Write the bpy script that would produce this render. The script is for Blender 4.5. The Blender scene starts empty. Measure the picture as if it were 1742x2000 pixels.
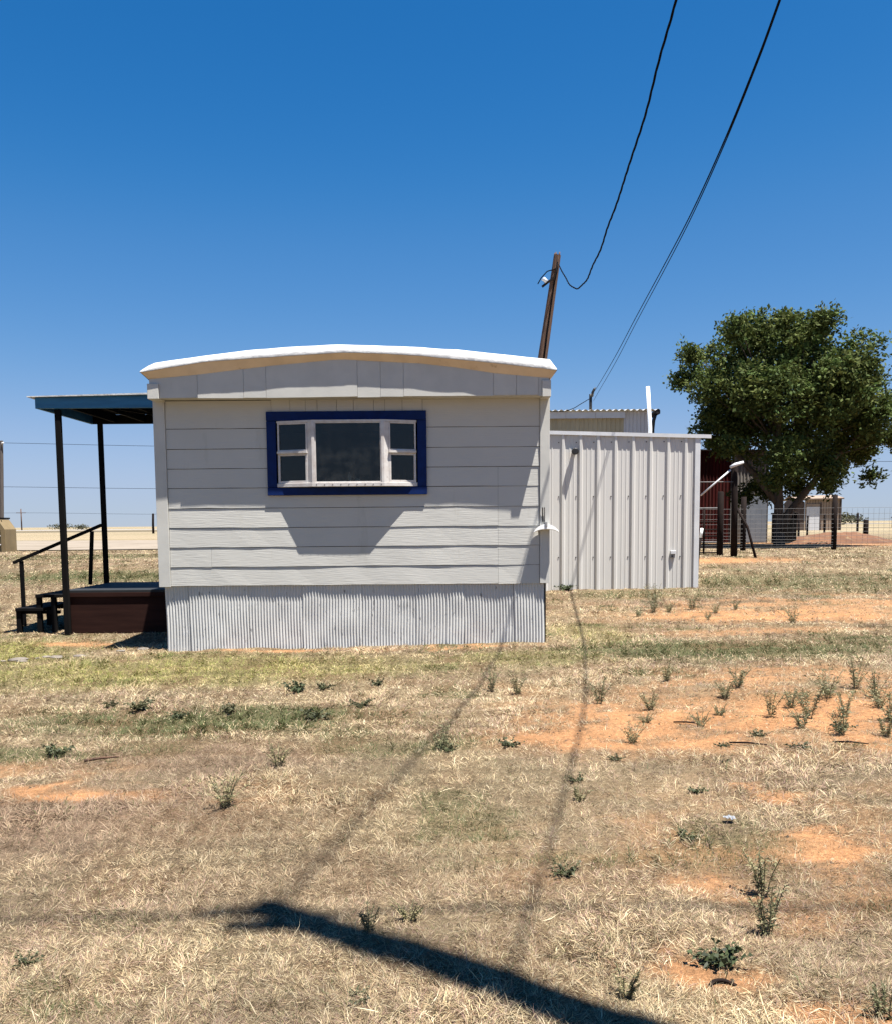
import bpy, math, random
import numpy as np
from mathutils import Vector, Matrix

R = math.radians
rng = np.random.default_rng(11)
random.seed(5)
scene = bpy.context.scene
col = scene.collection

# ------------------------------------------------------------------ camera
cam_data = bpy.data.cameras.new('camera')
cam_data.sensor_fit = 'VERTICAL'
cam_data.sensor_height = 24.0
cam_data.lens = 24.0 * 1742.0 / 2000.0
cam_data.shift_y = 0.088
cam_data.clip_start = 0.05
cam_data.clip_end = 20000
cam = bpy.data.objects.new('camera', cam_data)
col.objects.link(cam)
_m = Matrix.Rotation(R(85.0), 4, 'X') @ Matrix.Rotation(R(-0.47), 4, 'Z')
_m.translation = (0, 0, 1.33)
cam.matrix_world = _m
scene.camera = cam

# ------------------------------------------------------------------ sky, sun, exposure
SUN = Vector((0.25, -0.19, 1.0)).normalized()          # towards the sun
world = bpy.data.worlds.new('World')
scene.world = world
world.use_nodes = True
wn = world.node_tree.nodes
wl = world.node_tree.links
bg = wn['Background']
sky = wn.new('ShaderNodeTexSky')
sky.sky_type = 'NISHITA'
sky.sun_disc = False
sky.sun_elevation = math.asin(SUN.z)
sky.sun_rotation = math.atan2(SUN.x, SUN.y)
sky.altitude = 0
sky.air_density = 1.0
sky.dust_density = 0.0
sky.ozone_density = 10.0
# the sky as the camera's film rendered it: a fixed tone curve for the whole dome
scl = wn.new('ShaderNodeVectorMath'); scl.operation = 'SCALE'; scl.inputs['Scale'].default_value = 0.131
crv = wn.new('ShaderNodeRGBCurve')
for ci, pts in enumerate((((0, 0), (.104, .021), (.156, .08), (.43, .37), (.80, .48), (1, .52)),
                          ((0, 0), (.216, .17), (.314, .27), (.68, .52), (.86, .57), (1, .60)),
                          ((0, 0), (.468, .485), (.63, .62), (.90, .76), (1, .80)))):
    c_ = crv.mapping.curves[ci]
    c_.points[0].location = pts[0]; c_.points[1].location = pts[-1]
    for p_ in pts[1:-1]: c_.points.new(*p_)
crv.mapping.update()
bak = wn.new('ShaderNodeVectorMath'); bak.operation = 'SCALE'; bak.inputs['Scale'].default_value = 5.25
wl.new(sky.outputs['Color'], scl.inputs[0]); wl.new(scl.outputs['Vector'], crv.inputs['Color'])
wl.new(crv.outputs['Color'], bak.inputs[0]); wl.new(bak.outputs['Vector'], bg.inputs['Color'])
bg.inputs['Strength'].default_value = 0.063

sun_data = bpy.data.lights.new('sun', 'SUN')
sun_data.energy = 5.0
sun_data.angle = R(0.5)
sun_data.color = (1.0, 0.955, 0.89)
sun = bpy.data.objects.new('sun', sun_data)
col.objects.link(sun)
sun.rotation_euler = SUN.to_track_quat('Z', 'Y').to_euler()
sun.location = SUN * 60

scene.view_settings.view_transform = 'Standard'
scene.view_settings.look = 'None'
scene.view_settings.gamma = 1.0
scene.view_settings.use_curve_mapping = False
scene.view_settings.exposure = 1.60
scene.render.engine = 'CYCLES'
scene.cycles.max_bounces = 6
scene.cycles.diffuse_bounces = 3
scene.cycles.glossy_bounces = 3
scene.cycles.transmission_bounces = 4
scene.cycles.transparent_max_bounces = 8


# ------------------------------------------------------------------ noise
def _hash(ix, iy, s):
    h = (ix.astype(np.int64) * 374761393 + iy.astype(np.int64) * 668265263 + s * 974634773) & 0x7fffffff
    h = ((h ^ (h >> 13)) * 1274126177) & 0x7fffffff
    h = h ^ (h >> 16)
    return (h & 0xffff) / 65535.0


def vnoise(x, y, s=0):
    ix = np.floor(x); iy = np.floor(y)
    fx = x - ix; fy = y - iy
    fx = fx * fx * (3 - 2 * fx); fy = fy * fy * (3 - 2 * fy)
    a = _hash(ix, iy, s); b = _hash(ix + 1, iy, s)
    c = _hash(ix, iy + 1, s); d = _hash(ix + 1, iy + 1, s)
    return (a * (1 - fx) + b * fx) * (1 - fy) + (c * (1 - fx) + d * fx) * fy


def fbm(x, y, s=0, o=4):
    v = 0; a = 0.5; t = 0
    for i in range(o):
        v = v + a * vnoise(x * 2 ** i, y * 2 ** i, s + i); t += a; a *= 0.5
    return v / t


def sstep(a, b, v):
    t = np.clip((v - a) / (b - a), 0, 1)
    return t * t * (3 - 2 * t)


# ------------------------------------------------------------------ the lie of the land
def ground_z(x, y):
    x = np.asarray(x, float); y = np.asarray(y, float)
    base = 0.013 * np.clip(x + 0.8, -6, 8) * np.clip(1 - (y - 14) / 14, 0, 1)
    return base + 0.45 * sstep(10.5, 24, y)


def ground_h(x, y):
    """ground_z with small bumps"""
    x = np.asarray(x, float); y = np.asarray(y, float)
    b = (fbm(x * 1.3, y * 1.3, 40) - 0.5) * 0.05 + (fbm(x * 7, y * 7, 50, 3) - 0.5) * 0.028
    return ground_z(x, y) + b * np.clip(1.2 - y / 60, 0.1, 1)


def blob(x, y, lst, seed):
    d = np.zeros_like(x)
    wx = x + (fbm(x * 1.6, y * 1.6, seed) - 0.5) * 0.9 + (fbm(x * 6, y * 6, seed + 7, 3) - 0.5) * 0.35
    wy = y + (fbm(x * 1.6, y * 1.6, seed + 3) - 0.5) * 0.6 + (fbm(x * 6, y * 6, seed + 11, 3) - 0.5) * 0.3
    for cx, cy, rx, ry, w in lst:
        q = np.sqrt(((wx - cx) / rx) ** 2 + ((wy - cy) / ry) ** 2)
        d = np.maximum(d, w * (1 - sstep(0.30, 1.2, q)))
    return d


SAND = [(2.1, 5.85, 1.75, 1.05, 1), (1.15, 5.35, .95, .6, .95), (3.2, 6.0, 1.0, .7, .9), (2.5, 5.05, .8, .35, .9), (4.4, 11.9, 2.4, .95, 1), (6.4, 11.5, 1.3, .4, .9),
        (-2.0, 4.47, .55, .16, 1), (1.43, 3.53, .26, .16, 1), (.96, 3.09, .34, .15, .9), (.72, 2.43, .2, .1, .95),
        (1.25, 2.26, .45, .16, 1), (1.43, 4.15, .24, .15, .9), (-1.6, 9.5, 1.6, .14, .8), (.3, 9.5, .9, .14, .7), (6.6, 20.8, 2.2, 1.3, .95),
        (15, 34, 8, 5.5, .9), (2.3, 7.25, .7, .3, .8), (2.9, 3.2, .5, .3, .8), (-4.3, 10.5, .7, .4, .8),
        (3.6, 7.2, .7, .4, .8), (3.3, 4.9, .9, .5, .8), (2.9, 7.6, 1.3, .4, .65), (3.6, 10.3, 1.6, .45, .6), (6.8, 12.7, 2.2, .6, .75), (9.5, 14.5, 2.2, .8, .7)]
SPARSE = [(2.8, 6.2, 3.0, 2.0, .75), (5.5, 12.4, 4.2, 2.4, .7), (1.6, 3.4, 1.6, 1.2, .45), (-1.9, 4.5, 1.4, .5, .6)]
GREEN = [(-1.7, 6.05, 1.7, .5, .85), (-2.6, 5.2, .6, .25, .7), (2.9, 8.9, 2.3, .8, .85), (6.4, 16.0, 3.4, 2.0, .6), (3.2, 14.6, 1.2, .6, .5),
         (-7, 19.2, 5, 1.4, .9), (-9, 27.0, 8, 2.0, .6), (-0.3, 5.1, .5, .2, .4), (4.6, 9.6, .9, .4, .8), (.5, 3.35, .5, .1, .5), (.95, 3.45, .35, .12, .5)]
LIME = [(-2.6, 8.3, 3.4, 1.2, .8), (-5.2, 9.7, 1.6, 1.5, .95), (1.6, 10.3, .6, 1.4, .45), (.7, 8.6, .9, .7, .5), (-8, 10.5, 3, 2, .8)]
PINK = [(-2.2, 3.9, 1.8, .7, .9), (-1.3, 4.9, 1.2, .4, .7), (-.4, 3.2, 1.0, .4, .4), (3.6, 13.6, 3, .6, .5)]


def zones(x, y):
    sand = blob(x, y, SAND, 100)
    # thin worn turf: the red earth shows through in scraps
    sp = blob(x, y, SPARSE, 150) * sstep(.40, .66, fbm(x * 3.4, y * 5.0, 530, 4))
    green = blob(x, y, GREEN, 200)
    lime = blob(x, y, LIME, 300)
    pink = blob(x, y, PINK, 400)
    # odd bare specks and green specks anywhere
    sand = sand * (.45 + .55 * sstep(.28, .5, fbm(x * 8.5, y * 8.5, 520, 3)))
    sand = np.maximum(sand, sp * .9)
    n2 = fbm(x * 1.7, y * 1.7, 600)
    green = np.maximum(green, 0.45 * sstep(0.62, 0.72, n2))
    return sand, green, lime, pink


C_STRAW = np.array([.225, .172, .105]); C_SAND = np.array([.335, .172, .080]); C_GREEN = np.array([.065, .073, .027])
C_LIME = np.array([.15, .135, .05]); C_PINK = np.array([.14, .095, .066]); C_SOIL = np.array([.115, .068, .037])


# ------------------------------------------------------------------ materials
def nt(m):
    m.use_nodes = True
    return m.node_tree.nodes, m.node_tree.links, m.node_tree.nodes['Principled BSDF']


def surf(name, c1, c2=None, scale=6.0, rough=.7, stretch=(1, 1, 1), bump=0.0, bscale=None, bstretch=None, metal=0.0, spots=None,
         spec=0.35, detail=5, lo=.35, hi=.65):
    """two-tone noise paint with optional bump and threshold wear (colour, scale, stretch, lo, hi)"""
    m = bpy.data.materials.new(name)
    n, l, b = nt(m)
    tc = n.new('ShaderNodeTexCoord')
    geo = n.new('ShaderNodeNewGeometry')

    def noise(sc, st, dt=5, rg=.55):
        mp = n.new('ShaderNodeMapping'); mp.inputs['Scale'].default_value = st
        l.new(geo.outputs['Position'], mp.inputs['Vector'])
        t = n.new('ShaderNodeTexNoise'); t.inputs['Scale'].default_value = sc
        t.inputs['Detail'].default_value = dt; t.inputs['Roughness'].default_value = rg
        l.new(mp.outputs['Vector'], t.inputs['Vector'])
        return t.outputs['Fac']
    c2 = c2 or tuple(v * .8 for v in c1)
    r = n.new('ShaderNodeMapRange'); r.inputs['From Min'].default_value = lo; r.inputs['From Max'].default_value = hi
    l.new(noise(scale, stretch, detail), r.inputs['Value'])
    mx = n.new('ShaderNodeMix'); mx.data_type = 'RGBA'
    mx.inputs['A'].default_value = (*c1, 1); mx.inputs['B'].default_value = (*c2, 1)
    l.new(r.outputs['Result'], mx.inputs['Factor'])
    out = mx.outputs['Result']
    for sp in (spots or []):
        cc, sc, st, a, z = sp
        r2 = n.new('ShaderNodeMapRange'); r2.inputs['From Min'].default_value = a; r2.inputs['From Max'].default_value = z
        l.new(noise(sc, st, 6, .65), r2.inputs['Value'])
        m2 = n.new('ShaderNodeMix'); m2.data_type = 'RGBA'
        l.new(r2.outputs['Result'], m2.inputs['Factor']); l.new(out, m2.inputs['A']); m2.inputs['B'].default_value = (*cc, 1)
        out = m2.outputs['Result']
    l.new(out, b.inputs['Base Color'])
    b.inputs['Roughness'].default_value = rough
    b.inputs['Metallic'].default_value = metal
    b.inputs['Specular IOR Level'].default_value = spec
    if bump:
        bp = n.new('ShaderNodeBump'); bp.inputs['Strength'].default_value = 1.0; bp.inputs['Distance'].default_value = bump
        l.new(noise(bscale or scale * 3, bstretch or stretch, 4), bp.inputs['Height'])
        l.new(bp.outputs['Normal'], b.inputs['Normal'])
    return m


def vcol(name, rough=.8, trans=0.0, noise=None, bump=0.0, spec=.2):
    m = bpy.data.materials.new(name)
    n, l, b = nt(m)
    at = n.new('ShaderNodeAttribute'); at.attribute_name = 'Col'
    out = at.outputs['Color']
    geo = n.new('ShaderNodeNewGeometry')
    if noise:
        for sc, a, z, st in noise:
            mp = n.new('ShaderNodeMapping'); mp.inputs['Scale'].default_value = st
            l.new(geo.outputs['Position'], mp.inputs['Vector'])
            t = n.new('ShaderNodeTexNoise'); t.inputs['Scale'].default_value = sc; t.inputs['Detail'].default_value = 6
            t.inputs['Roughness'].default_value = .65
            l.new(mp.outputs['Vector'], t.inputs['Vector'])
            r = n.new('ShaderNodeMapRange'); r.inputs['From Min'].default_value = .3; r.inputs['From Max'].default_value = .7
            r.inputs['To Min'].default_value = a; r.inputs['To Max'].default_value = z
            l.new(t.outputs['Fac'], r.inputs['Value'])
            vm = n.new('ShaderNodeVectorMath'); vm.operation = 'SCALE'
            l.new(out, vm.inputs[0]); l.new(r.outputs['Result'], vm.inputs['Scale'])
            out = vm.outputs['Vector']
            last = t.outputs['Fac']
        if bump:
            bp = n.new('ShaderNodeBump'); bp.inputs['Distance'].default_value = bump
            l.new(last, bp.inputs['Height']); l.new(bp.outputs['Normal'], b.inputs['Normal'])
    l.new(out, b.inputs['Base Color'])
    b.inputs['Roughness'].default_value = rough
    b.inputs['Specular IOR Level'].default_value = spec
    if trans:
        tr = n.new('ShaderNodeBsdfTranslucent'); l.new(out, tr.inputs['Color'])
        mx = n.new('ShaderNodeMixShader'); mx.inputs['Fac'].default_value = trans
        l.new(b.outputs['BSDF'], mx.inputs[1]); l.new(tr.outputs['BSDF'], mx.inputs[2])
        l.new(mx.outputs['Shader'], n['Material Output'].inputs['Surface'])
    return m


def glass_mat(name, dirt):
    m = bpy.data.materials.new(name)
    n, l, b = nt(m)
    n.remove(b)
    fr = n.new('ShaderNodeFresnel'); fr.inputs['IOR'].default_value = 1.42
    gl = n.new('ShaderNodeBsdfGlossy'); gl.inputs['Roughness'].default_value = .03
    tr = n.new('ShaderNodeBsdfTransparent'); tr.inputs['Color'].default_value = (.55, .6, .6, 1)
    df = n.new('ShaderNodeBsdfDiffuse'); df.inputs['Color'].default_value = (.25, .25, .23, 1)
    t = n.new('ShaderNodeTexNoise'); t.inputs['Scale'].default_value = 6; t.inputs['Detail'].default_value = 6
    r = n.new('ShaderNodeMapRange'); r.inputs['From Min'].default_value = .4; r.inputs['From Max'].default_value = .8
    r.inputs['To Min'].default_value = .0; r.inputs['To Max'].default_value = dirt
    l.new(t.outputs['Fac'], r.inputs['Value'])
    m1 = n.new('ShaderNodeMixShader'); l.new(r.outputs['Result'], m1.inputs['Fac'])
    l.new(tr.outputs[0], m1.inputs[1]); l.new(df.outputs[0], m1.inputs[2])
    m2 = n.new('ShaderNodeMixShader'); l.new(fr.outputs[0], m2.inputs['Fac'])
    l.new(m1.outputs[0], m2.inputs[1]); l.new(gl.outputs[0], m2.inputs[2])
    l.new(m2.outputs[0], n['Material Output'].inputs['Surface'])
    return m


PAINT = (.465, .456, .42)
M = {}
M['siding'] = surf('painted_siding', PAINT, (.43, .422, .39), 1.6, .62, bump=.0022, bscale=7, bstretch=(.9, 1, 16), lo=.3, hi=.7,
                   spots=[((.36, .345, .30), 3.2, (1.6, 1, .35), .60, .80), ((.25, .23, .19), 26, (1, 1, 1), .735, .77)])
M['trimpaint'] = surf('painted_trim', (.475, .466, .43), (.43, .422, .39), 4, .6, bump=.0006, bscale=60, spots=[((.36, .35, .32), 9, (1, 1, .6), .68, .8)])
M['blue'] = surf('navy_paint', (.0012, .015, .092), (.001, .011, .068), 12, .6, spec=.15, bump=.0006, bscale=40, bstretch=(1, 1, 1))
M['white_frame'] = surf('weathered_white_frame', (.54, .515, .49), (.45, .41, .38), 14, .55,
                        spots=[((.30, .23, .19), 30, (1, 1, .5), .62, .72), ((.42, .36, .33), 7, (1, 1, .25), .58, .75)], bump=.0008, bscale=60)
M['glass'] = glass_mat('window_glass', .03)
M['dustyglass'] = glass_mat('dusty_window_glass', .08)
M['roofwhite'] = surf('white_roof_coating', (.47, .47, .465), (.40, .40, .395), 9, .7, bump=.010, bscale=11, spots=[((.30, .29, .27), 14, (1, 1, 1), .66, .76)])
M['fascia'] = surf('cream_fascia_metal', (.68, .52, .345), (.60, .45, .295), 5, .5, spots=[((.34, .22, .13), 10, (1, 1, 1), .64, .8)])
M['skirt'] = surf('peeling_galvanised_skirting', (.50, .50, .482), (.465, .465, .45), 3, .5, stretch=(1, 1, .5), metal=.0,
                  spots=[((.13, .13, .13), 17, (1.8, 1.8, .45), .635, .67), ((.58, .58, .57), 9, (1, 1, .5), .62, .7), ((.30, .2, .13), 30, (1, 1, .3), .70, .76)], bump=.001, bscale=50)
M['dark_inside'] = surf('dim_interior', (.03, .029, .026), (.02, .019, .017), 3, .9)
M['canopy_blue'] = surf('faded_blue_fascia_board', (.030, .15, .27), (.022, .11, .205), 5, .65, stretch=(.4, 1, 3), spots=[((.07, .17, .27), 12, (.5, 1, 3), .62, .75)], bump=.001, bscale=20)
M['blackwood'] = surf('black_painted_wood', (.004, .004, .004), (.007, .006, .006), 8, .9, stretch=(1, 1, .3), spots=[((.03, .027, .025), 20, (1, 1, .3), .72, .8)], bump=.001, bscale=30, spec=.08)
M['deckwood'] = surf('grey_blue_deck_boards', (.012, .014, .016), (.008, .010, .012), 6, .75, stretch=(.4, 4, 1), bump=.001, bscale=20)
M['brownply'] = surf('dark_brown_plywood', (.028, .012, .009), (.017, .007, .0055), 3, .8, spec=.08, stretch=(.5, 1, 5), spots=[((.05, .03, .024), 9, (.3, 1, 2.5), .68, .8)], bump=.001, bscale=25, bstretch=(.4, 1, 5))
M['galv'] = surf('light_grey_metal_panel', (.525, .513, .482), (.485, .472, .445), 1.2, .42, stretch=(1, 1, .4), spots=[((.45, .36, .28), 5, (1, 1, 2), .72, .9)])
M['galvtrim'] = surf('pale_metal_trim', (.55, .555, .56), (.48, .485, .49), 3, .4)
M['black'] = surf('black_plastic', (.012, .012, .013), (.02, .02, .02), 20, .45)
M['grey_box'] = surf('grey_plastic', (.28, .28, .28), (.22, .22, .22), 20, .5)
M['whiteplastic'] = surf('white_plastic', (.80, .80, .79), (.74, .74, .72), 10, .4)
M['pole'] = surf('weathered_brown_pole', (.10, .052, .03), (.055, .03, .02), 5, .85, stretch=(5, 5, .25), spots=[((.2, .145, .10), 8, (5, 5, .2), .60, .7), ((.02, .016, .014), 9, (6, 6, .18), .60, .66)], bump=.012, bscale=8, bstretch=(5, 5, .2))
M['greypole'] = surf('grey_pole_wood', (.10, .085, .075), (.06, .05, .045), 5, .9, stretch=(5, 5, .25))
M['wire'] = surf('black_cable', (.004, .004, .005), (.006, .006, .007), 20, .9, spec=.03)
M['fencewire'] = surf('galvanised_wire', (.15, .145, .14), (.10, .097, .094), 20, .6)
M['rust'] = surf('rusty_steel', (.014, .009, .0075), (.009, .006, .0055), 9, .85, spec=.1, spots=[((.032, .016, .011), 14, (1, 1, .4), .6, .75)])
M['barnred'] = surf('rust_red_sheet', (.05, .006, .005), (.022, .004, .0035), 1.5, .8, spec=.1, stretch=(2, 2, .3), spots=[((.06, .03, .025), 3, (2, 2, .3), .55, .7)])  # extra dark red, tree shade put into the base colour
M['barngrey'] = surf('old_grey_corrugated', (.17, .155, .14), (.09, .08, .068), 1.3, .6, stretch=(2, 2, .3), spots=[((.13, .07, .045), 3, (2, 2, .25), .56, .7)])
M['paleblue'] = surf('pale_blue_sheet', (.16, .175, .2), (.13, .145, .17), 2, .5)  # colour lowered to stand in for tree shade that misses this sheet
M['cream_wall'] = surf('cream_metal_wall', (.42, .36, .235), (.36, .305, .195), 2, .5, stretch=(1, 1, .3))
M['white_wall'] = surf('white_metal_wall', (.5, .5, .51), (.45, .45, .46), 2, .5, stretch=(1, 1, .3))
M['tan'] = surf('tan_metal', (.19, .14, .07), (.15, .11, .055), 2, .6, spots=[((.16, .11, .06), 5, (1, 1, .4), .62, .75)])
M['tanshed'] = surf('beige_shed_siding', (.25, .185, .135), (.21, .155, .115), 1.5, .7)
M['brownshed'] = surf('brown_shed_wall', (.07, .046, .034), (.05, .034, .027), 1.5, .7)
M['bark'] = surf('grey_brown_bark', (.10, .075, .055), (.055, .04, .03), 6, .9, stretch=(3, 3, .5), bump=.02, bscale=8)
M['leaf'] = vcol('tree_leaf', .75, .22, spec=.12)
M['weed'] = vcol('weed_leaf', .6, .2, spec=.3)
M['grass'] = vcol('grass_blade', .7, .22, spec=.25)
M['ground'] = vcol('bare_earth_and_thatch', .95, 0, [(3.0, .86, 1.12, (1, 1, 1)), (34, .62, 1.30, (1, 1, 1)), (150, .55, 1.40, (1, 1, 1))], .012, spec=.1)
M['gravel'] = surf('pale_caliche_gravel', (.215, .18, .14), (.175, .145, .11), .35, .95, spots=[((.13, .105, .07), 1.2, (1, .35, 1), .56, .7)], bump=.02, bscale=12)
M['asphalt'] = surf('sun_bleached_highway', (.24, .225, .21), (.2, .19, .175), .1, .9)
M['mound'] = surf('heap_of_red_dirt', (.14, .065, .032), (.09, .042, .023), 1.2, .95, bump=.06, bscale=3, spots=[((.18, .12, .065), 2.5, (1, 1, 1), .56, .7)])
M['stone'] = surf('pale_caliche_rock', (.16, .14, .115), (.12, .1, .085), 9, .9, bump=.01, bscale=20)
M['paper'] = surf('white_paper_scrap', (.22, .23, .25), (.18, .19, .2), 20, .7)
M['clearglass'] = surf('cloudy_bottle', (.35, .36, .34), (.28, .29, .28), 20, .25)


# ------------------------------------------------------------------ mesh helper
ORG = {}


def tag(o, label=None, cat=None, group=None, kind=None):
    if label: o['label'] = label
    if cat: o['category'] = cat
    if group: o['group'] = group
    if kind: o['kind'] = kind
    return o


def thing(name, label, cat, loc, group=None):
    o = bpy.data.objects.new(name, None)
    o.empty_display_size = .2
    col.objects.link(o)
    o.location = loc
    ORG[o] = Vector(loc)
    return tag(o, label, cat, group)


class MB:
    """collects faces in world coordinates and links them as one mesh object"""

    def __init__(s):
        s.v = []; s.f = []; s.smooth = []

    def add(s, vs, fs, smooth=False):
        k = len(s.v)
        s.v += [tuple(p) for p in vs]
        for f in fs:
            s.f.append(tuple(i + k for i in f)); s.smooth.append(smooth)
        return s

    def box(s, x0, x1, y0, y1, z0, z1):
        v = [(x, y, z) for z in (z0, z1) for y in (y0, y1) for x in (x0, x1)]
        return s.add(v, [(0, 2, 3, 1), (4, 5, 7, 6), (0, 1, 5, 4), (2, 6, 7, 3), (0, 4, 6, 2), (1, 3, 7, 5)])

    def bar(s, a, b, w, d=None, up=(0, 0, 1)):
        """rectangular bar from a to b"""
        a = Vector(a); b = Vector(b); d = d or w
        t = (b - a).normalized(); u = Vector(up)
        if abs(t.dot(u)) > .95: u = Vector((0, 1, 0))
        sx = t.cross(u).normalized() * w / 2; sy = t.cross(sx).normalized() * d / 2
        v = [p + i * sx + j * sy for p in (a, b) for i, j in ((-1, -1), (1, -1), (1, 1), (-1, 1))]
        return s.add(v, [(3, 2, 1, 0), (4, 5, 6, 7), (0, 1, 5, 4), (1, 2, 6, 5), (2, 3, 7, 6), (3, 0, 4, 7)])

    def tube(s, pts, rad, n=8, caps=True):
        pts = [Vector(p) for p in pts]
        if not hasattr(rad, '__len__'): rad = [rad] * len(pts)
        k = len(s.v); nrm = None
        for i, p in enumerate(pts):
            t = (pts[min(i + 1, len(pts) - 1)] - pts[max(i - 1, 0)]).normalized()
            if nrm is None:
                nrm = t.orthogonal().normalized()
            nrm = (nrm - t * nrm.dot(t)).normalized()
            bn = t.cross(nrm)
            for j in range(n):
                a = 2 * math.pi * j / n
                s.v.append(tuple(p + (nrm * math.cos(a) + bn * math.sin(a)) * rad[i]))
        for i in range(len(pts) - 1):
            for j in range(n):
                a = k + i * n + j; b = k + i * n + (j + 1) % n
                s.f.append((a, b, b + n, a + n)); s.smooth.append(True)
        if caps:
            s.f.append(tuple(k + j for j in reversed(range(n)))); s.smooth.append(False)
            e = k + (len(pts) - 1) * n
            s.f.append(tuple(e + j for j in range(n))); s.smooth.append(False)
        return s

    def prism(s, poly, axis, a, b):
        """polygon in the two other axes, extruded along axis from a to b"""
        n = len(poly)

        def mk(p, c):
            return {'x': (c, p[0], p[1]), 'y': (p[0], c, p[1]), 'z': (p[0], p[1], c)}[axis]
        v = [mk(p, a) for p in poly] + [mk(p, b) for p in poly]
        fs = [tuple(range(n)), tuple(range(2 * n - 1, n - 1, -1))]
        fs += [(i, i + n, (i + 1) % n + n, (i + 1) % n) for i in range(n)]
        return s.add(v, fs)

    def grid(s, P, smooth=False, flip=False):
        """P: rows of points"""
        k = len(s.v); r = len(P); c = len(P[0])
        for row in P: s.v += [tuple(p) for p in row]
        for i in range(r - 1):
            for j in range(c - 1):
                q = (k + i * c + j, k + i * c + j + 1, k + (i + 1) * c + j + 1, k + (i + 1) * c + j)
                s.f.append(q[::-1] if flip else q); s.smooth.append(smooth)
        return s

    def build(s, name, m, parent=None, bevel=0, fix=True):
        me = bpy.data.meshes.new(name)
        o3 = ORG.get(parent, Vector((0, 0, 0))) if parent else None
        if o3 is None:
            vv = np.array(s.v); o3 = Vector(((vv[:, 0].min() + vv[:, 0].max()) / 2, (vv[:, 1].min() + vv[:, 1].max()) / 2, vv[:, 2].min()))
        me.from_pydata([(p[0] - o3.x, p[1] - o3.y, p[2] - o3.z) for p in s.v], [], s.f)
        me.polygons.foreach_set('use_smooth', s.smooth)
        me.materials.append(M[m] if isinstance(m, str) else m)
        if fix:
            import bmesh
            bm = bmesh.new(); bm.from_mesh(me)
            bmesh.ops.recalc_face_normals(bm, faces=bm.faces)
            if bevel:
                eg = [e for e in bm.edges if len(e.link_faces) == 2 and e.calc_face_angle(0) > .6]
                bmesh.ops.bevel(bm, geom=eg, offset=bevel, segments=1, affect='EDGES', clamp_overlap=True)
            bm.to_mesh(me); bm.free()
        me.update()
        o = bpy.data.objects.new(name, me)
        col.objects.link(o)
        ORG[o] = o3
        if parent:
            o.parent = parent
        else:
            o.location = o3
        return o


def raw_mesh(name, V, F, m, colr=None, parent=None, org=(0, 0, 0), smooth=False):
    """numpy mesh: V (n,3), F (k,3) triangles, colr (n,3)"""
    me = bpy.data.meshes.new(name)
    V = np.asarray(V, np.float32) - np.asarray(org, np.float32)
    me.vertices.add(len(V)); me.vertices.foreach_set('co', V.ravel())
    F = np.asarray(F, np.int32); w = F.shape[1]
    me.loops.add(F.size); me.loops.foreach_set('vertex_index', F.ravel())
    me.polygons.add(len(F)); me.polygons.foreach_set('loop_start', np.arange(0, F.size, w, dtype=np.int32))
    try:
        me.polygons.foreach_set('loop_total', np.full(len(F), w, np.int32))
    except Exception:
        pass
    me.update(calc_edges=True)
    if smooth: me.polygons.foreach_set('use_smooth', np.ones(len(F), bool))
    if colr is not None:
        a = me.color_attributes.new('Col', 'FLOAT_COLOR', 'POINT')
        c4 = np.ones((len(V), 4), np.float32); c4[:, :3] = colr
        a.data.foreach_set('color', c4.ravel())
    me.materials.append(M[m])
    o = bpy.data.objects.new(name, me)
    col.objects.link(o)
    if parent: o.parent = parent
    else: o.location = org
    ORG[o] = Vector(org)
    return o


# ------------------------------------------------------------------ ground
GRID = {}


def look(name, x, y):
    """bilinear look-up in the ground mesh, so that what grows there stands on it"""
    xs, ys, A = GRID['xs'], GRID['ys'], GRID[name]
    i = np.clip(np.searchsorted(xs, x) - 1, 0, len(xs) - 2); j = np.clip(np.searchsorted(ys, y) - 1, 0, len(ys) - 2)
    u = (x - xs[i]) / (xs[i + 1] - xs[i]); v = (y - ys[j]) / (ys[j + 1] - ys[j])
    return (A[j, i] * (1 - u) + A[j, i + 1] * u) * (1 - v) + (A[j + 1, i] * (1 - u) + A[j + 1, i + 1] * u) * v


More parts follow.
